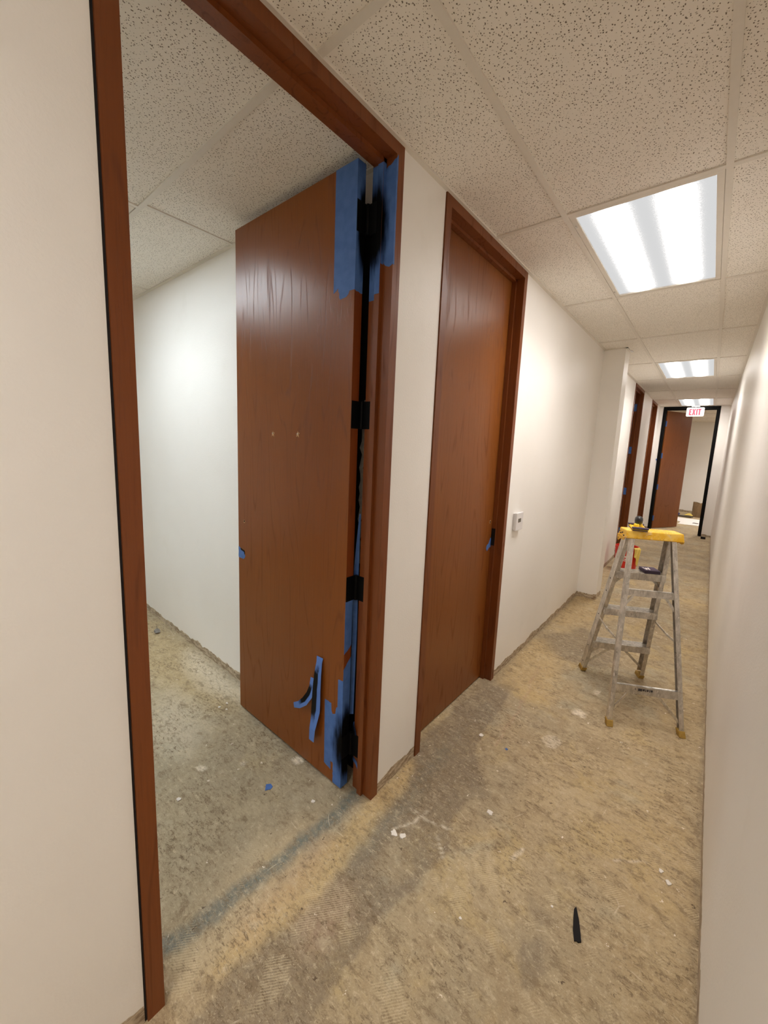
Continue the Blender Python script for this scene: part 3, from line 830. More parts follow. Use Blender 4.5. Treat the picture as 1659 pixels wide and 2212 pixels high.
# tapes hanging in the hinge gap
bm = bmesh.new()
ribbon(bm, [(-0.146, 1.254, 1.345), (-0.149, 1.250, 1.22), (-0.151, 1.247, 1.10), (-0.152, 1.246, 0.96), (-0.150, 1.247, 0.80), (-0.151, 1.246, 0.55), (-0.150, 1.244, 0.36)], (0.72, 0.69, 0), [0.006, 0.014, 0.022, 0.024, 0.022, 0.020, 0.018])
link('painters_tape', bm, M['tape'], fr1)
bm = bmesh.new()
ribbon(bm, [(-0.1165, JY - 0.003, 0.345), (-0.112, JY - 0.010, 0.325), (-0.104, JY - 0.010, 0.30), (-0.098, JY - 0.005, 0.285)], (0.6, 0, 0.8), [0.012, 0.022, 0.024, 0.010])
link('painters_tape', bm, M['tape'], fr1)
bm = bmesh.new()
ribbon(bm, [(-0.118, JY - 0.003, 0.155), (-0.108, JY - 0.004, 0.150), (-0.092, JY - 0.003, 0.138), (-0.082, JY - 0.002, 0.108)], (0.3, 0, 1), [0.02, 0.022, 0.02, 0.006])
link('painters_tape', bm, M['tape'], fr1)
bm = bmesh.new()
fp = []
for i in range(26):
    z = 1.85 - i * 0.03
    fp.append((-0.172 + 0.004 * math.sin(i * 1.7), 1.285 + 0.005 * math.sin(i * 2.3 + 1), z))
ribbon(bm, fp, (1, -0.2, 0), [0.014 + 0.02 * math.sin(PI * i / 25) + 0.004 * math.sin(i * 3) for i in range(26)])
link('plastic_film', bm, M['film'], fr1, label='crumpled strip of clear film in the gap')

bm = bmesh.new()  # added black strip stands in for the shade behind the hinge gap
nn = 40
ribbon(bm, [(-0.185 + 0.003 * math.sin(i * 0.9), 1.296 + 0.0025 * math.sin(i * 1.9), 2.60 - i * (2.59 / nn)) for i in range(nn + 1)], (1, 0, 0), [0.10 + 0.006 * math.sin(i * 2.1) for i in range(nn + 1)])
shade_strip = link('gap_shade_strip', bm, M['gapshade'], fr1, label='black strip painting the shade behind the hinge gap')
# door 2: closed
d2 = empty('door_2', (0, 0, 0), 0, 'closed stained oak door set back in its frame beside the thermostat', 'door', kind='structure')
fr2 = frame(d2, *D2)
def closed_leaf(root, y0, y1, mat):
    bm = bmesh.new()
    box(bm, -0.118, -0.0735, y0 + 0.047, y1 - 0.047, 0.010, H - 0.049, 0.001)
    return link('door_leaf', bm, [mat], root)
leaf2 = closed_leaf(d2, *D2, M['door2'])
bm = bmesh.new()
for rr, m, xx in ((0.010, 0, -0.0729), (0.0065, 1, -0.0723)):
    vs = [bm.verts.new((xx, 2.462 + rr * math.cos(a * PI / 10), 1.169 + 1.2 * rr * math.sin(a * PI / 10))) for a in range(20)]
    f = bm.faces.new(vs); f.material_index = m
link('bored_hole', bm, [M['rawwood'], M['hole']], leaf2)
bm = bmesh.new()
prism(bm, torn([(2.430, 0.985), (2.445, 0.965), (2.470, 0.985), (2.505, 0.99), (2.508, 1.04), (2.490, 1.055), (2.462, 1.015), (2.440, 1.010)], 0.003, 0.012), 'yz', -0.0734, -0.0722)
link('painters_tape', bm, M['tape'], leaf2)
bm = bmesh.new()
box(bm, -0.0734, -0.0455, D2[1] - 0.0612, D2[1] - 0.0602, 1.00, 1.12)
link('strike_plate', bm, M['matblack'], fr2)

# door 3: open, hinges covered with tape squares
d3 = empty('door_3', (0, 0, 0), 0, 'dark oak door frame past the wall stub, three blue tape squares on its jamb', 'door', kind='structure')
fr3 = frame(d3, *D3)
bm = bmesh.new(); box(bm, -0.99, -0.139, D3[1] - 0.103, D3[1] - 0.059, 0.012, H - 0.04, 0.001)
leaf3 = link('door_leaf', bm, [M['door2']], d3)
for z in (2.50, 1.76, 1.03, 0.30):
    bm = bmesh.new()
    box(bm, -0.138, -0.076, D3[1] - 0.0465, D3[1] - 0.0442, z - 0.062, z + 0.062)
    link('painters_tape', bm, M['tape'], fr3)
# door 4: closed
d4 = empty('door_4', (0, 0, 0), 0, 'closed dark oak door, last on the left before the black frame', 'door', kind='structure')
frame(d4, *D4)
closed_leaf(d4, *D4, M['door2'])

# door 5: black frame at the end of the corridor, leaf swung away
d5 = empty('door_5', (0, 0, 0), 0, 'oak door ajar in the black painted frame under the exit sign', 'door', kind='structure')
fr5 = D.objects.new('door_frame', None); COL.objects.link(fr5); fr5.parent = d5
X0, X1 = 0.0735, 1.0645
for x, s in ((X0, 1), (X1, -1)):
    bm = bmesh.new()
    prism(bm, [(x, YF - 0.006), (x + s * 0.048, YF - 0.006), (x + s * 0.048, YF + 0.045), (x + s * 0.062, YF + 0.045), (x + s * 0.062, YF + 0.08), (x + s * 0.048, YF + 0.08), (x + s * 0.048, YF + 0.126), (x, YF + 0.126)], 'xy', 0, H - 0.003)
    link('jamb', bm, M['black'], fr5)
bm = bmesh.new()
tz = H - 0.003
prism(bm, [(YF - 0.006, tz), (YF - 0.006, tz - 0.06), (YF + 0.045, tz - 0.06), (YF + 0.045, tz - 0.074), (YF + 0.08, tz - 0.074), (YF + 0.08, tz - 0.06), (YF + 0.126, tz - 0.06), (YF + 0.126, tz)], 'yz', X0 + 0.0482, X1 - 0.0482)
link('header', bm, M['black'], fr5)
# leaf
hp_ = Vector((0.145, YF + 0.155)); ep = Vector((0.575, 11.56))
ang = math.atan2(ep.y - hp_.y, ep.x - hp_.x)
bm = bmesh.new()
box(bm, 0, 0.86, 0, 0.044, 0.014, H - 0.075, 0.001)
leaf5 = link('door_leaf', bm, [M['door']], d5)
leaf5.location = (hp_.x, hp_.y, 0); leaf5.rotation_euler = (0, 0, ang)
for z in (2.42, 1.70, 0.98, 0.25):
    bm = bmesh.new()
    box(bm, -0.0018, -0.0004, -0.002, 0.046, z - 0.06, z + 0.06)
    box(bm, -0.0018, 0.022, -0.0022, -0.0004, z - 0.06, z + 0.06)
    link('painters_tape', bm, M['tape'], leaf5)
bm = bmesh.new()
ribbon(bm, [(X0 - 0.018, YF - 0.012, 1.62), (X0 + 0.000, YF - 0.020, 1.60), (X0 - 0.014, YF - 0.016, 1.565)], (0.3, 0.2, 1), [0.02, 0.05, 0.015])
link('loose_tape', bm, M['tape'], fr5)

# ------------------------------------------------------------------ exit sign
ex = empty('exit_sign', (0.648, 10.585, 2.555), 0, 'white exit sign with red letters hung before the black door header', 'exit sign')
def rrect(w, h, r, n=5):
    pts = []
    for cx_, cy_, a0 in ((w / 2 - r, h / 2 - r, 0), (-w / 2 + r, h / 2 - r, 90), (-w / 2 + r, -h / 2 + r, 180), (w / 2 - r, -h / 2 + r, 270)):
        for i in range(n + 1):
            a = math.radians(a0 + 90 * i / n)
            pts.append((cx_ + r * math.cos(a), cy_ + r * math.sin(a)))
    return pts
bm = bmesh.new()
prism(bm, [(x, z + 0.095) for x, z in rrect(0.305, 0.185, 0.022)], 'xz', -0.02, 0.02)
link('sign_body', bm, M['exitface'], ex)
bm = bmesh.new()
box(bm, -0.07, 0.07, -0.03, 0.03, 0.202, 0.2228, 0.003)
box(bm, -0.012, 0.012, -0.012, 0.012, 0.186, 0.204)
link('canopy', bm, M['white'], ex)
def letters(parent, y, items, mat):
    for name, outl in items:
        bm = bmesh.new()
        prism(bm, outl, 'xz', y - 0.0022, y - 0.0002)
        link(name, bm, mat, parent)
h = 0.130; z0 = 0.030; s = 0.023
def E(x, w): return [(x, z0), (x + w, z0), (x + w, z0 + s), (x + s, z0 + s), (x + s, z0 + h / 2 - s / 2), (x + w * .85, z0 + h / 2 - s / 2), (x + w * .85, z0 + h / 2 + s / 2), (x + s, z0 + h / 2 + s / 2), (x + s, z0 + h - s), (x + w, z0 + h - s), (x + w, z0 + h), (x, z0 + h)]
def X(x, w):
    c = x + w / 2; m = z0 + h / 2; k = s * 1.05
    return [(x, z0), (x + k, z0), (c, m - h * .14), (x + w - k, z0), (x + w, z0), (c + k * .55, m), (x + w, z0 + h), (x + w - k, z0 + h), (c, m + h * .14), (x + k, z0 + h), (x, z0 + h), (c - k * .55, m)]
def T(x, w): return [(x + w / 2 - s / 2, z0), (x + w / 2 + s / 2, z0), (x + w / 2 + s / 2, z0 + h - s), (x + w, z0 + h - s), (x + w, z0 + h), (x, z0 + h), (x, z0 + h - s), (x + w / 2 - s / 2, z0 + h - s)]
def I(x): return [(x, z0), (x + s, z0), (x + s, z0 + h), (x, z0 + h)]
letters(ex, -0.02, [('letter', E(-0.105, 0.046)), ('letter', X(-0.053, 0.060)), ('letter', I(0.016)), ('letter', T(0.044, 0.058))], M['exitred'])

# small clip at the end of the angle beside the wall stub
bm = bmesh.new()
prism(bm, [(0.229, 4.93), (0.252, 4.96), (0.252, 5.02), (0.229, 5.0)], 'xy', H - 0.006, H - 0.0018)
tag(link('ceiling_clip', bm, M['white']), 'small white end piece of ceiling angle by the wall stub corner', 'ceiling clip')

# ------------------------------------------------------------------ thermostat
th = empty('thermostat', (0, 2.735, 1.092), 0, 'white square thermostat with a small dark display on the left wall', 'thermostat')
bm = bmesh.new(); box(bm, 0.0004, 0.010, -0.056, 0.056, 0.002, 0.123, 0.002)
link('back_plate', bm, M['white'], th)
bm = bmesh.new(); box(bm, 0.011, 0.030, -0.062, 0.062, -0.002, 0.127, 0.004)
link('cover', bm, M['white'], th)
bm = bmesh.new(); box(bm, 0.0301, 0.0308, -0.034, 0.018, 0.057, 0.085)
link('display', bm, M['lcd'], th)

# ------------------------------------------------------------------ step ladder
LA = math.atan2(0.4725, 0.881)
lad = empty('step_ladder', (0.814, 2.886, 0), LA, 'paint-spotted aluminium step ladder with a yellow top standing in the corridor', 'step ladder')
def LR(s, z):   # front pair (braced side, nearer the camera)
    k = z / 1.16
    return Vector((0.016 * (1 - k) + s * (0.216 * (1 - k) + 0.130 * k), -0.224 * (1 - k) - 0.030 * k, z))
def LS(s, z):   # step side
    k = z / 1.16
    return Vector((0.030 * (1 - k) + s * (0.218 * (1 - k) + 0.135 * k), 0.407 * (1 - k) + 0.030 * k, z))
def chan(w, d, t, s):
    """channel: web at the outer side, flanges pointing inwards; side axis first"""
    return [(0, -d / 2), (w, -d / 2), (w, -d / 2 + t), (t, -d / 2 + t), (t, d / 2 - t), (w, d / 2 - t), (w, d / 2), (0, d / 2)]
def rail(name, f, s, w, d, z0, z1):
    bm = bmesh.new()
    p, q = f(s, z0), f(s, z1)
    dr = (q - p).normalized()
    X_ = Vector((-s, 0, 0)); X_ = (X_ - dr * X_.dot(dr)).normalized()
    Y_ = dr.cross(X_).normalized()
    prof = chan(w, d, 0.003, s)
    a = [bm.verts.new(p + X_ * u + Y_ * v) for u, v in prof]
    b = [bm.verts.new(q + X_ * u + Y_ * v) for u, v in prof]
    bm.faces.new(a); bm.faces.new(b)
    n = len(prof)
    for i in range(n):
        j = (i + 1) % n
        bm.faces.new((a[i], a[j], b[j], b[i]))
    o = link(name, bm, M['alu'], lad)
    # rivets
    for zz in (0.085, 0.24, 0.53, 0.73, 0.83):
        c = f(s, zz)
        cc_ = c + X_ * (w * 0.5) - Y_ * s * (d / 2)
        bmr = bmesh.new()
        r = bmesh.ops.create_icosphere(bmr, subdivisions=1, radius=0.0045)
        bmesh.ops.translate(bmr, verts=r['verts'], vec=cc_ if f is LR else c)
        link('rivet', bmr, M['ink'], o)
    return o
for s in (-1, 1):
    rail('rail', LR, s, 0.026, 0.030, 0.025, 1.165)
    rail('rail', LS, s, 0.026, 0.066, 0.035, 1.165)
for s in (-1, 1):
    for f, dd in ((LR, 0.040), (LS, 0.076)):
        bm = bmesh.new()
        c = f(s, 0.0)
        lean = (f(s, 0.04) - c)
        vs = box(bm, c.x - 0.004 - (0.028 if s > 0 else 0), c.x + 0.004 + (0.028 if s < 0 else 0), c.y - dd / 2, c.y + dd / 2, 0.0008, 0.036, 0.003)
        for v in vs:
            if v.is_valid:
                v.co.x += lean.x * v.co.z / 0.04; v.co.y += lean.y * v.co.z / 0.04
                if v.co.z < 0.012: v.co.y += (-0.008 if f is LR else 0.008)
        link('foot', bm, M['foot'], lad)
# treads
for z in (0.30, 0.60, 0.90):
    bm = bmesh.new()
    a, b = LS(-1, z), LS(1, z)
    y = a.y
    xa, xb = a.x + 0.004, b.x - 0.004
    box(bm, xa, xb, y - 0.042, y + 0.042, z - 0.004, z)
    box(bm, xa, xb, y - 0.044, y - 0.040, z - 0.045, z + 0.001)
    box(bm, xa, xb, y + 0.040, y + 0.044, z - 0.038, z + 0.001)
    for k in range(7):
        yy = y - 0.033 + k * 0.011
        box(bm, xa, xb, yy - 0.0015, yy + 0.0015, z, z + 0.002)
    link('step', bm, M['alu'], lad)
    for s_, e in ((1, xa), (-1, xb)):
        bm = bmesh.new()
        box(bm, min(e, e + s_ * 0.03), max(e, e + s_ * 0.03), y - 0.047, y - 0.0441, z - 0.045, z - 0.005, 0.001)
        link('step_bracket', bm, M['alu'], lad)
# rear horizontals (nearer the camera)
for z, hh in ((0.235, 0.052), (0.820, 0.042)):
    bm = bmesh.new()
    a, b = LR(-1, z), LR(1, z)
    y = a.y - 0.010
    box(bm, a.x + 0.006, b.x - 0.006, y - 0.002, y + 0.001, z - hh / 2, z + hh / 2)
    box(bm, a.x + 0.006, b.x - 0.006, y - 0.004, y + 0.016, z + hh / 2 - 0.003, z + hh / 2)
    for k in range(3):
        zz = z - hh / 2 + (k + 1) * hh / 4.2
        box(bm, a.x + 0.008, b.x - 0.008, y - 0.0032, y - 0.002, zz - 0.0015, zz + 0.0015)
    hb = link('cross_bar', bm, M['alu'], lad)
    if z < 0.5:
        bm = bmesh.new()
        for k, (x0_, w_) in enumerate(((-0.052, 0.003), (-0.035, 0.022), (-0.010, 0.012), (0.006, 0.004), (0.014, 0.009), (0.028, 0.004), (0.036, 0.010))):
            box(bm, x0_, x0_ + w_, y - 0.0042, y - 0.0034, z + 0.001 - (k % 2) * 0.003, z + 0.014)
        link('stamp', bm, M['ink'], hb)
# diagonal braces
for (p, q) in ((LR(-1, 0.09) + Vector((0.02, -0.004, 0)), Vector((-0.085, -0.190, 0.21))), (LR(1, 0.075) + Vector((-0.02, -0.004, 0)), Vector((0.085, -0.190, 0.21))),
               (LR(-1, 0.73) + Vector((0.012, -0.004, 0)), Vector((-0.095, -0.100, 0.80))), (LR(1, 0.715) + Vector((-0.012, -0.004, 0)), Vector((0.095, -0.100, 0.80))),
               (LS(-1, 0.09) + Vector((0.02, -0.020, 0)), Vector((-0.03, 0.290, 0.262))), (LS(1, 0.095) + Vector((-0.02, -0.020, 0)), Vector((0.05, 0.290, 0.262))),
               (LS(-1, 0.19) + Vector((0.02, -0.020, 0)), Vector((-0.10, 0.290, 0.262))),
               (LS(-1, 0.80) + Vector((0.015, -0.02, 0)), Vector((-0.09, 0.10, 0.862))), (LS(1, 0.80) + Vector((-0.015, -0.02, 0)), Vector((0.085, 0.10, 0.862)))):
    bm = bmesh.new()
    bar(bm, p, q, rect(0.004, 0.016))
    link('brace', bm, M['alu'], lad)
for s in (-1, 1):
    a = LR(s, 0.525) + Vector((s * 0.004, 0.012, 0)); b = LS(s, 0.520) + Vector((s * 0.004, -0.03, 0))
    mid = (a + b) / 2 + Vector((0, 0, -0.010))
    bm = bmesh.new()
    bar(bm, a, mid, rect(0.003, 0.014)); bar(bm, mid, b, rect(0.003, 0.014))
    r = bmesh.ops.create_cone(bm, cap_ends=True, segments=12, radius1=0.010, radius2=0.010, depth=0.010, matrix=Matrix.Translation(mid) @ Matrix.Rotation(PI / 2, 4, 'Y'))
    link('spreader', bm, M['alu'], lad)
# yellow top cap
bm = bmesh.new()
vs = box(bm, -0.160, 0.160, -0.058, 0.058, 1.152, 1.203, 0.006)
for v in bm.verts:
    if v.co.z < 1.18:
        v.co.x *= 1.03; v.co.y *= 1.10
for a, b, c, d_ in ((-0.03, 0.03, 0.02, 0.045), (0.04, 0.11, 0.02, 0.045), (-0.03, 0.10, -0.040, -0.010)):
    box(bm, a, b, c, d_, 1.203, 1.2045)
cap = link('top_cap', bm, M['yellow'], lad)
for s in (-1, 1):
    bm = bmesh.new()
    prism(bm, [(-0.058, 1.16), (0.060, 1.16), (0.055, 1.128), (0.040, 1.118), (0.025, 1.128), (0.0, 1.140), (-0.03, 1.135), (-0.05, 1.142)], 'yz', s * 0.1665 - 0.003, s * 0.1665 + 0.001)
    link('cap_ear', bm, M['yellow'], cap)
for (y_, z_) in ((-0.035, 1.165), (-0.012, 1.18), (0.015, 1.172), (0.038, 1.182), (0.040, 1.135)):
    bm = bmesh.new()
    r = bmesh.ops.create_icosphere(bm, subdivisions=1, radius=0.005)
    bmesh.ops.translate(bm, verts=r['verts'], vec=(-0.168, y_, z_))
    link('rivet', bm, M['ink'], cap)

def in_lad(p):
    c, s_ = math.cos(LA), math.sin(LA)
    return (0.814 + p[0] * c - p[1] * s_, 2.886 + p[0] * s_ + p[1] * c, p[2])

# ------------------------------------------------------------------ hand sander on the ladder top
hs = empty('hand_sander', in_lad((-0.072, 0.012, 1.2046)), LA - 0.22, 'yellow hand sander with a black grip lying on the yellow ladder top', 'hand sander')
bm = bmesh.new(); box(bm, -0.041, 0.041, -0.075, 0.092, 0.0035, 0.010, 0.002)
for a in (-0.034, 0.034):
    box(bm, a - 0.002, a + 0.002, -0.07, 0.085, 0.010, 0.013)
link('plate', bm, M['yplate'], hs)
for yy in (-0.074, 0.088):
    bm = bmesh.new()
    box(bm, -0.045, 0.045, yy - 0.012, yy + 0.012, 0.0102, 0.0215, 0.004)
    link('sandpaper_clamp', bm, M['purple'], hs)
bm = bmesh.new(); box(bm, -0.041, 0.041, -0.085, 0.100, 0.0003, 0.0034)
link('sandpaper', bm, M['purple'], hs)
bm = bmesh.new()
lathe(bm, [(0.016, 0.010), (0.015, 0.030), (0.012, 0.032)], 16, (-0.012, -0.005, 0), cap1=True)
link('handle_post', bm, M['yplate'], hs)
bm = bmesh.new()
lathe(bm, [(0.020, 0.010), (0.018, 0.026), (0.012, 0.028)], 16, (0.012, 0.045, 0), cap1=True)
link('handle_post', bm, M['yplate'], hs, smooth=False)
bm = bmesh.new()
prof = [(0.004, -0.028), (0.016, -0.026), (0.021, -0.012), (0.022, 0.004), (0.020, 0.018), (0.012, 0.027), (0.003, 0.030)]
lathe(bm, prof, 18, (0, 0, 0), cap1=True)
bmesh.ops.scale(bm, verts=bm.verts, vec=(1.05, 1.5, 0.92))
bmesh.ops.translate(bm, verts=bm.verts, vec=(0.002, 0.020, 0.052))
link('grip', bm, M['blackplastic'], hs, smooth=True)

# ------------------------------------------------------------------ sandpaper pack on the top step
sp = empty('sandpaper_pack', in_lad((0.076, 0.122, 0.9030)), LA + 0.02, 'folded dark purple sandpaper pack with a white mark on the upper ladder step', 'sandpaper')
bm = bmesh.new()
for k in range(4):
    box(bm, -0.048 + 0.002 * (k % 2), 0.046, -0.050 + 0.001 * k, 0.050, 0.0002 + k * 0.005, 0.0042 + k * 0.005, 0.001)
link('sheets', bm, M['purple'], sp)
bm = bmesh.new()
zt = 0.0194
wpts = [(-0.045, 0.025), (-0.036, 0.025), (-0.030, -0.005), (-0.022, 0.018), (-0.014, 0.018), (-0.008, -0.005), (0.000, 0.028), (0.009, 0.028), (-0.002, -0.026), (-0.012, -0.026), (-0.018, -0.004), (-0.026, -0.026), (-0.036, -0.026)]
prism(bm, [(x_ * 0.75 - 0.004, y_) for x_, y_ in wpts], 'xy', zt, zt + 0.0005)
link('printed_mark', bm, M['inkwhite'], sp)

# ------------------------------------------------------------------ red bucket with a yellow cloth
bk = empty('bucket', (0.255, 6.42, 0), 0, 'red plastic bucket standing on the floor behind the ladder', 'bucket')
bm = bmesh.new()
lathe(bm, [(0.130, 0.0005), (0.133, 0.006), (0.147, 0.30), (0.152, 0.301), (0.152, 0.312), (0.148, 0.314), (0.149, 0.335), (0.154, 0.336), (0.154, 0.348), (0.149, 0.350), (0.150, 0.368), (0.154, 0.370), (0.148, 0.372), (0.144, 0.36), (0.127, 0.008)], 40, cap1=True)
body = link('bucket_body', bm, M['red'], bk, smooth=False)
def wrap(bm, ang0, z_, w_, h_, r=0.1415, mat=0):
    n = 5
    vs = []
    for i in range(n + 1):
        a = ang0 + (i / n - 0.5) * w_ / r
        vs.append((bm.verts.new((r * math.cos(a), r * math.sin(a), z_)), bm.verts.new(((r + h_ * 0.047) * math.cos(a), (r + h_ * 0.047) * math.sin(a), z_ + h_))))
    for i in range(n):
        bm.faces.new((vs[i][0], vs[i + 1][0], vs[i + 1][1], vs[i][1])).material_index = mat
va = math.atan2(-6.4, 0.75) + 0.02
bm = bmesh.new()
wrap(bm, va + 0.05, 0.225, 0.085, 0.022, 0.1452)
link('printed_band', bm, M['inkwhite'], bk)
for k, (da, zz, w_, h_) in enumerate(((-0.05, 0.195, 0.03, 0.014), (0.12, 0.190, 0.05, 0.022), (0.22, 0.170, 0.05, 0.018), (0.02, 0.172, 0.06, 0.012), (0.30, 0.185, 0.02, 0.012), (0.05, 0.035, 0.02, 0.006), (0.10, 0.055, 0.02, 0.006))):
    bm = bmesh.new()
    wrap(bm, va + da, zz, w_, h_, 0.1345 + zz * 0.047)
    link('printed_mark', bm, M['inkwhite'], bk)
bm = bmesh.new()
hp2 = []
for i in range(17):
    a = PI * i / 16
    hp2.append((0.158 * math.cos(a), -0.02 - 0.155 * math.sin(a) * 0.55, 0.325 - 0.14 * math.sin(a)))
for a, b in zip(hp2, hp2[1:]):
    bar(bm, a, b, circ(0.002, 6))
link('bail_handle', bm, M['steel'], bk)
# cloth over the rim
bm = bmesh.new()
n_u, n_v = 12, 16
grid = []
a_c = va + 0.92
for j in range(n_v + 1):
    t_ = j / n_v
    row = []
    for i in range(n_u + 1):
        u = i / n_u - 0.5
        if t_ < 0.2:
            r = 0.120 + t_ / 0.2 * 0.036; z_ = 0.352 + 0.026 * math.sin(t_ / 0.2 * PI / 2)
        else:
            k = (t_ - 0.2) / 0.8
            r = 0.166 + 0.006 * math.sin(u * 14 + k * 4) + 0.004; z_ = 0.376 - k * (0.20 + 0.06 * (u + 0.5) - 0.13 * abs(u - 0.22) + 0.02 * math.sin(u * 9)) - 0.01 * u
        wv = 0.085 * (1 - 0.35 * max(0, t_ - 0.2))
        a = a_c + u * wv / 0.15 * 1.25 - 0.10 * t_
        row.append(bm.verts.new((r * math.cos(a), r * math.sin(a), z_)))
    grid.append(row)
for j in range(n_v):
    for i in range(n_u):
        bm.faces.new((grid[j][i], grid[j][i + 1], grid[j + 1][i + 1], grid[j + 1][i]))
rg = link('cleaning_cloth', bm, M['rag'], smooth=True)
rg.location = (0.255, 6.42, 0)
sol = rg.modifiers.new('thick', 'SOLIDIFY'); sol.thickness = 0.003; sol.offset = 1
tag(rg, 'yellow cloth draped over the rim of the red bucket', 'cloth')

# ------------------------------------------------------------------ things in the far room
def crumple(bm, amp, seed):
    rnd = random.Random(seed)
    for v in bm.verts:
        v.co += Vector((rnd.uniform(-amp, amp), rnd.uniform(-amp, amp), rnd.uniform(-amp, amp) * 0.5))
bm = bmesh.new()
prism(bm, torn([(0.30, 13.60), (1.10, 13.52), (1.35, 12.3), (0.56, 12.22), (0.60, 12.7), (0.50, 12.8)], 0.015, 0.08), 'xy', 0.0006, 0.006)
tag(link('drop_sheet', bm, M['sheet']), 'white drop sheet spread on the floor of the far room', 'drop sheet')
bm = bmesh.new()
prism(bm, torn([(0.85, 12.62), (0.97, 12.60), (0.98, 12.74), (0.88, 12.76)], 0.01, 0.04), 'xy', 0.0065, 0.010)
tag(link('paper_scrap', bm, M['board']), 'grey scrap lying on the white drop sheet', 'scrap')
# brown paper bag
bm = bmesh.new()
bx0, bx1, by0, by1, bh = 0.79, 1.09, 14.06, 14.24, 0.43
nseg = 8
ringz = [0.0006, 0.10, 0.2, 0.3, bh]
rings = []
rnd = random.Random(3)
for z in ringz:
    ring = []
    for (a, b) in (((bx0, by0), (bx1, by0)), ((bx1, by0), (bx1, by1)), ((bx1, by1), (bx0, by1)), ((bx0, by1), (bx0, by0))):
        for i in range(nseg):
            t_ = i / nseg
            x = a[0] + (b[0] - a[0]) * t_; y = a[1] + (b[1] - a[1]) * t_
            am = 0.0 if z < 0.01 else 0.012
            zz = z + (-0.03 * math.exp(-((t_ - 0.5) / 0.15) ** 2) if z == bh and b[1] == a[1] else 0)
            ring.append(bm.verts.new((x + rnd.uniform(-am, am), y + rnd.uniform(-am, am), zz)))
    rings.append(ring)
for k in range(len(rings) - 1):
    n = len(rings[0])
    for i in range(n):
        j = (i + 1) % n
        bm.faces.new((rings[k][i], rings[k][j], rings[k + 1][j], rings[k + 1][i]))
bm.faces.new(rings[0])
pb = link('paper_bag', bm, M['brown'])
sol = pb.modifiers.new('thick', 'SOLIDIFY'); sol.thickness = 0.002
tag(pb, 'open brown paper bag standing in the far room', 'paper bag')
bm = bmesh.new()
prism(bm, [(0.48, 13.82), (0.79, 13.74), (0.83, 13.92), (0.52, 14.0)], 'xy', 0.0006, 0.035)
tag(link('board_offcut', bm, M['board']), 'dark grey board lying behind the white drop sheet', 'board')
bm = bmesh.new()
pts3 = []
for i in range(9):
    a = i / 8
    pts3.append((0.62 + a * 0.20, 13.86 + 0.05 * math.sin(a * 5), 0.045 + 0.05 * abs(math.sin(a * 3.4)) * a + 0.012))
ribbon(bm, pts3, (0.2, 0.9, 0.5), [0.02, 0.05, 0.08, 0.09, 0.10, 0.09, 0.08, 0.05, 0.02])
yc = link('rubber_glove', bm, M['rag'])
sol = yc.modifiers.new('thick', 'SOLIDIFY'); sol.thickness = 0.008
tag(yc, 'crumpled bright yellow cloth on the dark board in the far room', 'cloth')
yc.name = 'crumpled_cloth'
bm = bmesh.new()
r = bmesh.ops.create_icosphere(bm, subdivisions=2, radius=0.05)
crumple(bm, 0.010, 5)
bmesh.ops.scale(bm, verts=bm.verts, vec=(1.1, 1, 0.85))
bmesh.ops.translate(bm, verts=bm.verts, vec=(0.45, 14.10, 0.0))
zmin = min(v.co.z for v in bm.verts)
bmesh.ops.translate(bm, verts=bm.verts, vec=(0, 0, 0.0006 - zmin))
tag(link('tape_wad', bm, M['blueplastic']), 'dark blue wad beside the board in the far room', 'tape wad')
# black block by the black jamb
bm = bmesh.new(); box(bm, 1.065, 1.145, 10.33, 10.39, 0.0006, 0.045, 0.004)
tag(link('door_stop_block', bm, M['matblack']), 'small black block on the floor by the foot of the black frame', 'block')

# ------------------------------------------------------------------ litter on the near floor
def flat(name, pts, mat, label, cat, th=0.0012, amp=0.0, lift=0.0006, group=None):
    bm = bmesh.new()
    prism(bm, torn(pts, amp, 0.008) if amp else pts, 'xy', lift, lift + th)
    return tag(link(name, bm, mat), label, cat, group)
flat('tape_scrap', [(-0.432, 0.958), (-0.405, 0.935), (-0.392, 0.958), (-0.397, 0.972), (-0.418, 0.975)], M['tape'], 'torn blue tape scrap on the office floor in front of the open door', 'tape scrap')
flat('tape_scrap', [(0.352, 1.965), (0.366, 1.962), (0.368, 1.974), (0.356, 1.978)], M['tape'], 'tiny blue tape scrap on the corridor floor past the closed door', 'tape scrap')
# long black rubber sliver
bm = bmesh.new()
prism(bm, [(0.8700, 1.4120), (0.8660, 1.398), (0.871, 1.37), (0.8800, 1.330), (0.892, 1.299), (0.8985, 1.304), (0.904, 1.303), (0.912, 1.3115), (0.900, 1.345), (0.890, 1.372)], 'xy', 0.0006, 0.005)
tag(link('rubber_sliver', bm, M['matblack']), 'long pointed black rubber sliver on the corridor floor', 'sliver')
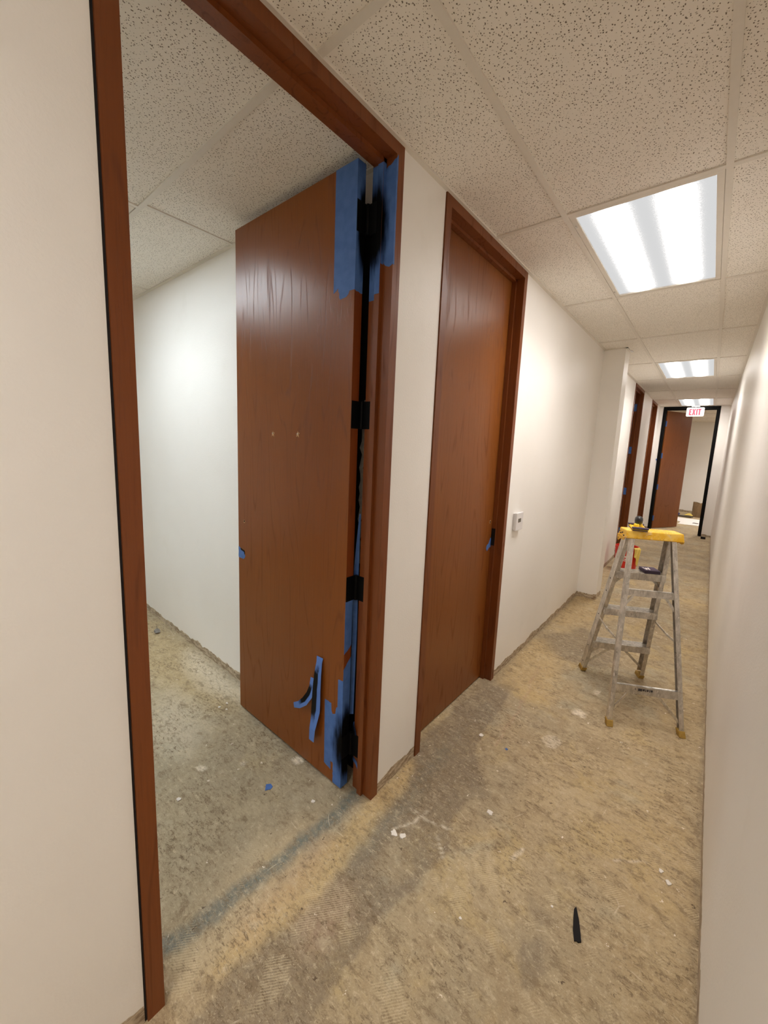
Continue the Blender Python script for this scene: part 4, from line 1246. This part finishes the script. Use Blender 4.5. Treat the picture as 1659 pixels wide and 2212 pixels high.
# pebble-like lump in the office
bm = bmesh.new()
r = bmesh.ops.create_icosphere(bm, subdivisions=2, radius=0.024)
crumple(bm, 0.004, 9)
bmesh.ops.scale(bm, verts=bm.verts, vec=(1.3, 0.9, 0.7))
bmesh.ops.translate(bm, verts=bm.verts, vec=(-2.40, 1.19, 0.0))
zmin = min(v.co.z for v in bm.verts)
bmesh.ops.translate(bm, verts=bm.verts, vec=(0, 0, 0.0006 - zmin))
bar(bm, (-2.40, 1.19, 0.02), (-2.405, 1.19, 0.06), circ(0.002, 6))
tag(link('concrete_lump', bm, M['grey']), 'small dark lump with a wire tip on the office floor by the wall', 'lump')
def chip(x, y, s_, label, seed):
    rnd = random.Random(seed)
    n = 11
    bm = bmesh.new()
    pts = [(x + s_ * rnd.uniform(0.45, 1.15) * math.cos(2 * PI * i / n), y + s_ * rnd.uniform(0.45, 0.95) * math.sin(2 * PI * i / n)) for i in range(n)]
    prism(bm, pts, 'xy', 0.0006, 0.0006 + min(0.004, s_ * 0.35))
    return tag(link('plaster_chip', bm, M['plaster']), label, 'plaster chip')
chips = [
 (1.100, 1.775, 0.011, 'left one of two bright white plaster chips near the right wall'),
 (1.128, 1.742, 0.013, 'right one of two bright white plaster chips near the right wall'),
 (0.460, 1.550, 0.017, 'white plaster chip on the tan floor just right of the dark stain'),
 (0.205, 1.970, 0.017, 'white plaster chip lying on the dark stain beyond the white wall strip'),
 (0.188, 1.182, 0.017, 'left white crumb of the pair before the open door jamb'),
 (0.226, 1.198, 0.016, 'right white crumb of the pair before the open door jamb'),
 (-0.190, 1.050, 0.010, 'white crumb on the office floor left of the hinge jamb'),
 (-0.655, 0.650, 0.013, 'flat white plaster chip low on the office floor near the left jamb'),
 (0.800, 1.355, 0.006, 'small white chip left of the black rubber sliver'),
 (0.56, 1.10, 0.006, 'white chip at the lower middle of the corridor floor'),
 (-1.130, 1.080, 0.010, 'leftmost of three white dots on the office floor by the open door'),
 (-1.130, 1.130, 0.009, 'upper one of three white dots on the office floor by the open door'),
 (-1.080, 1.100, 0.008, 'lower right one of three white dots on the office floor by the open door'),
]
for i, (x, y, s_, lab) in enumerate(chips):
    chip(x, y, s_, lab, i + 11)
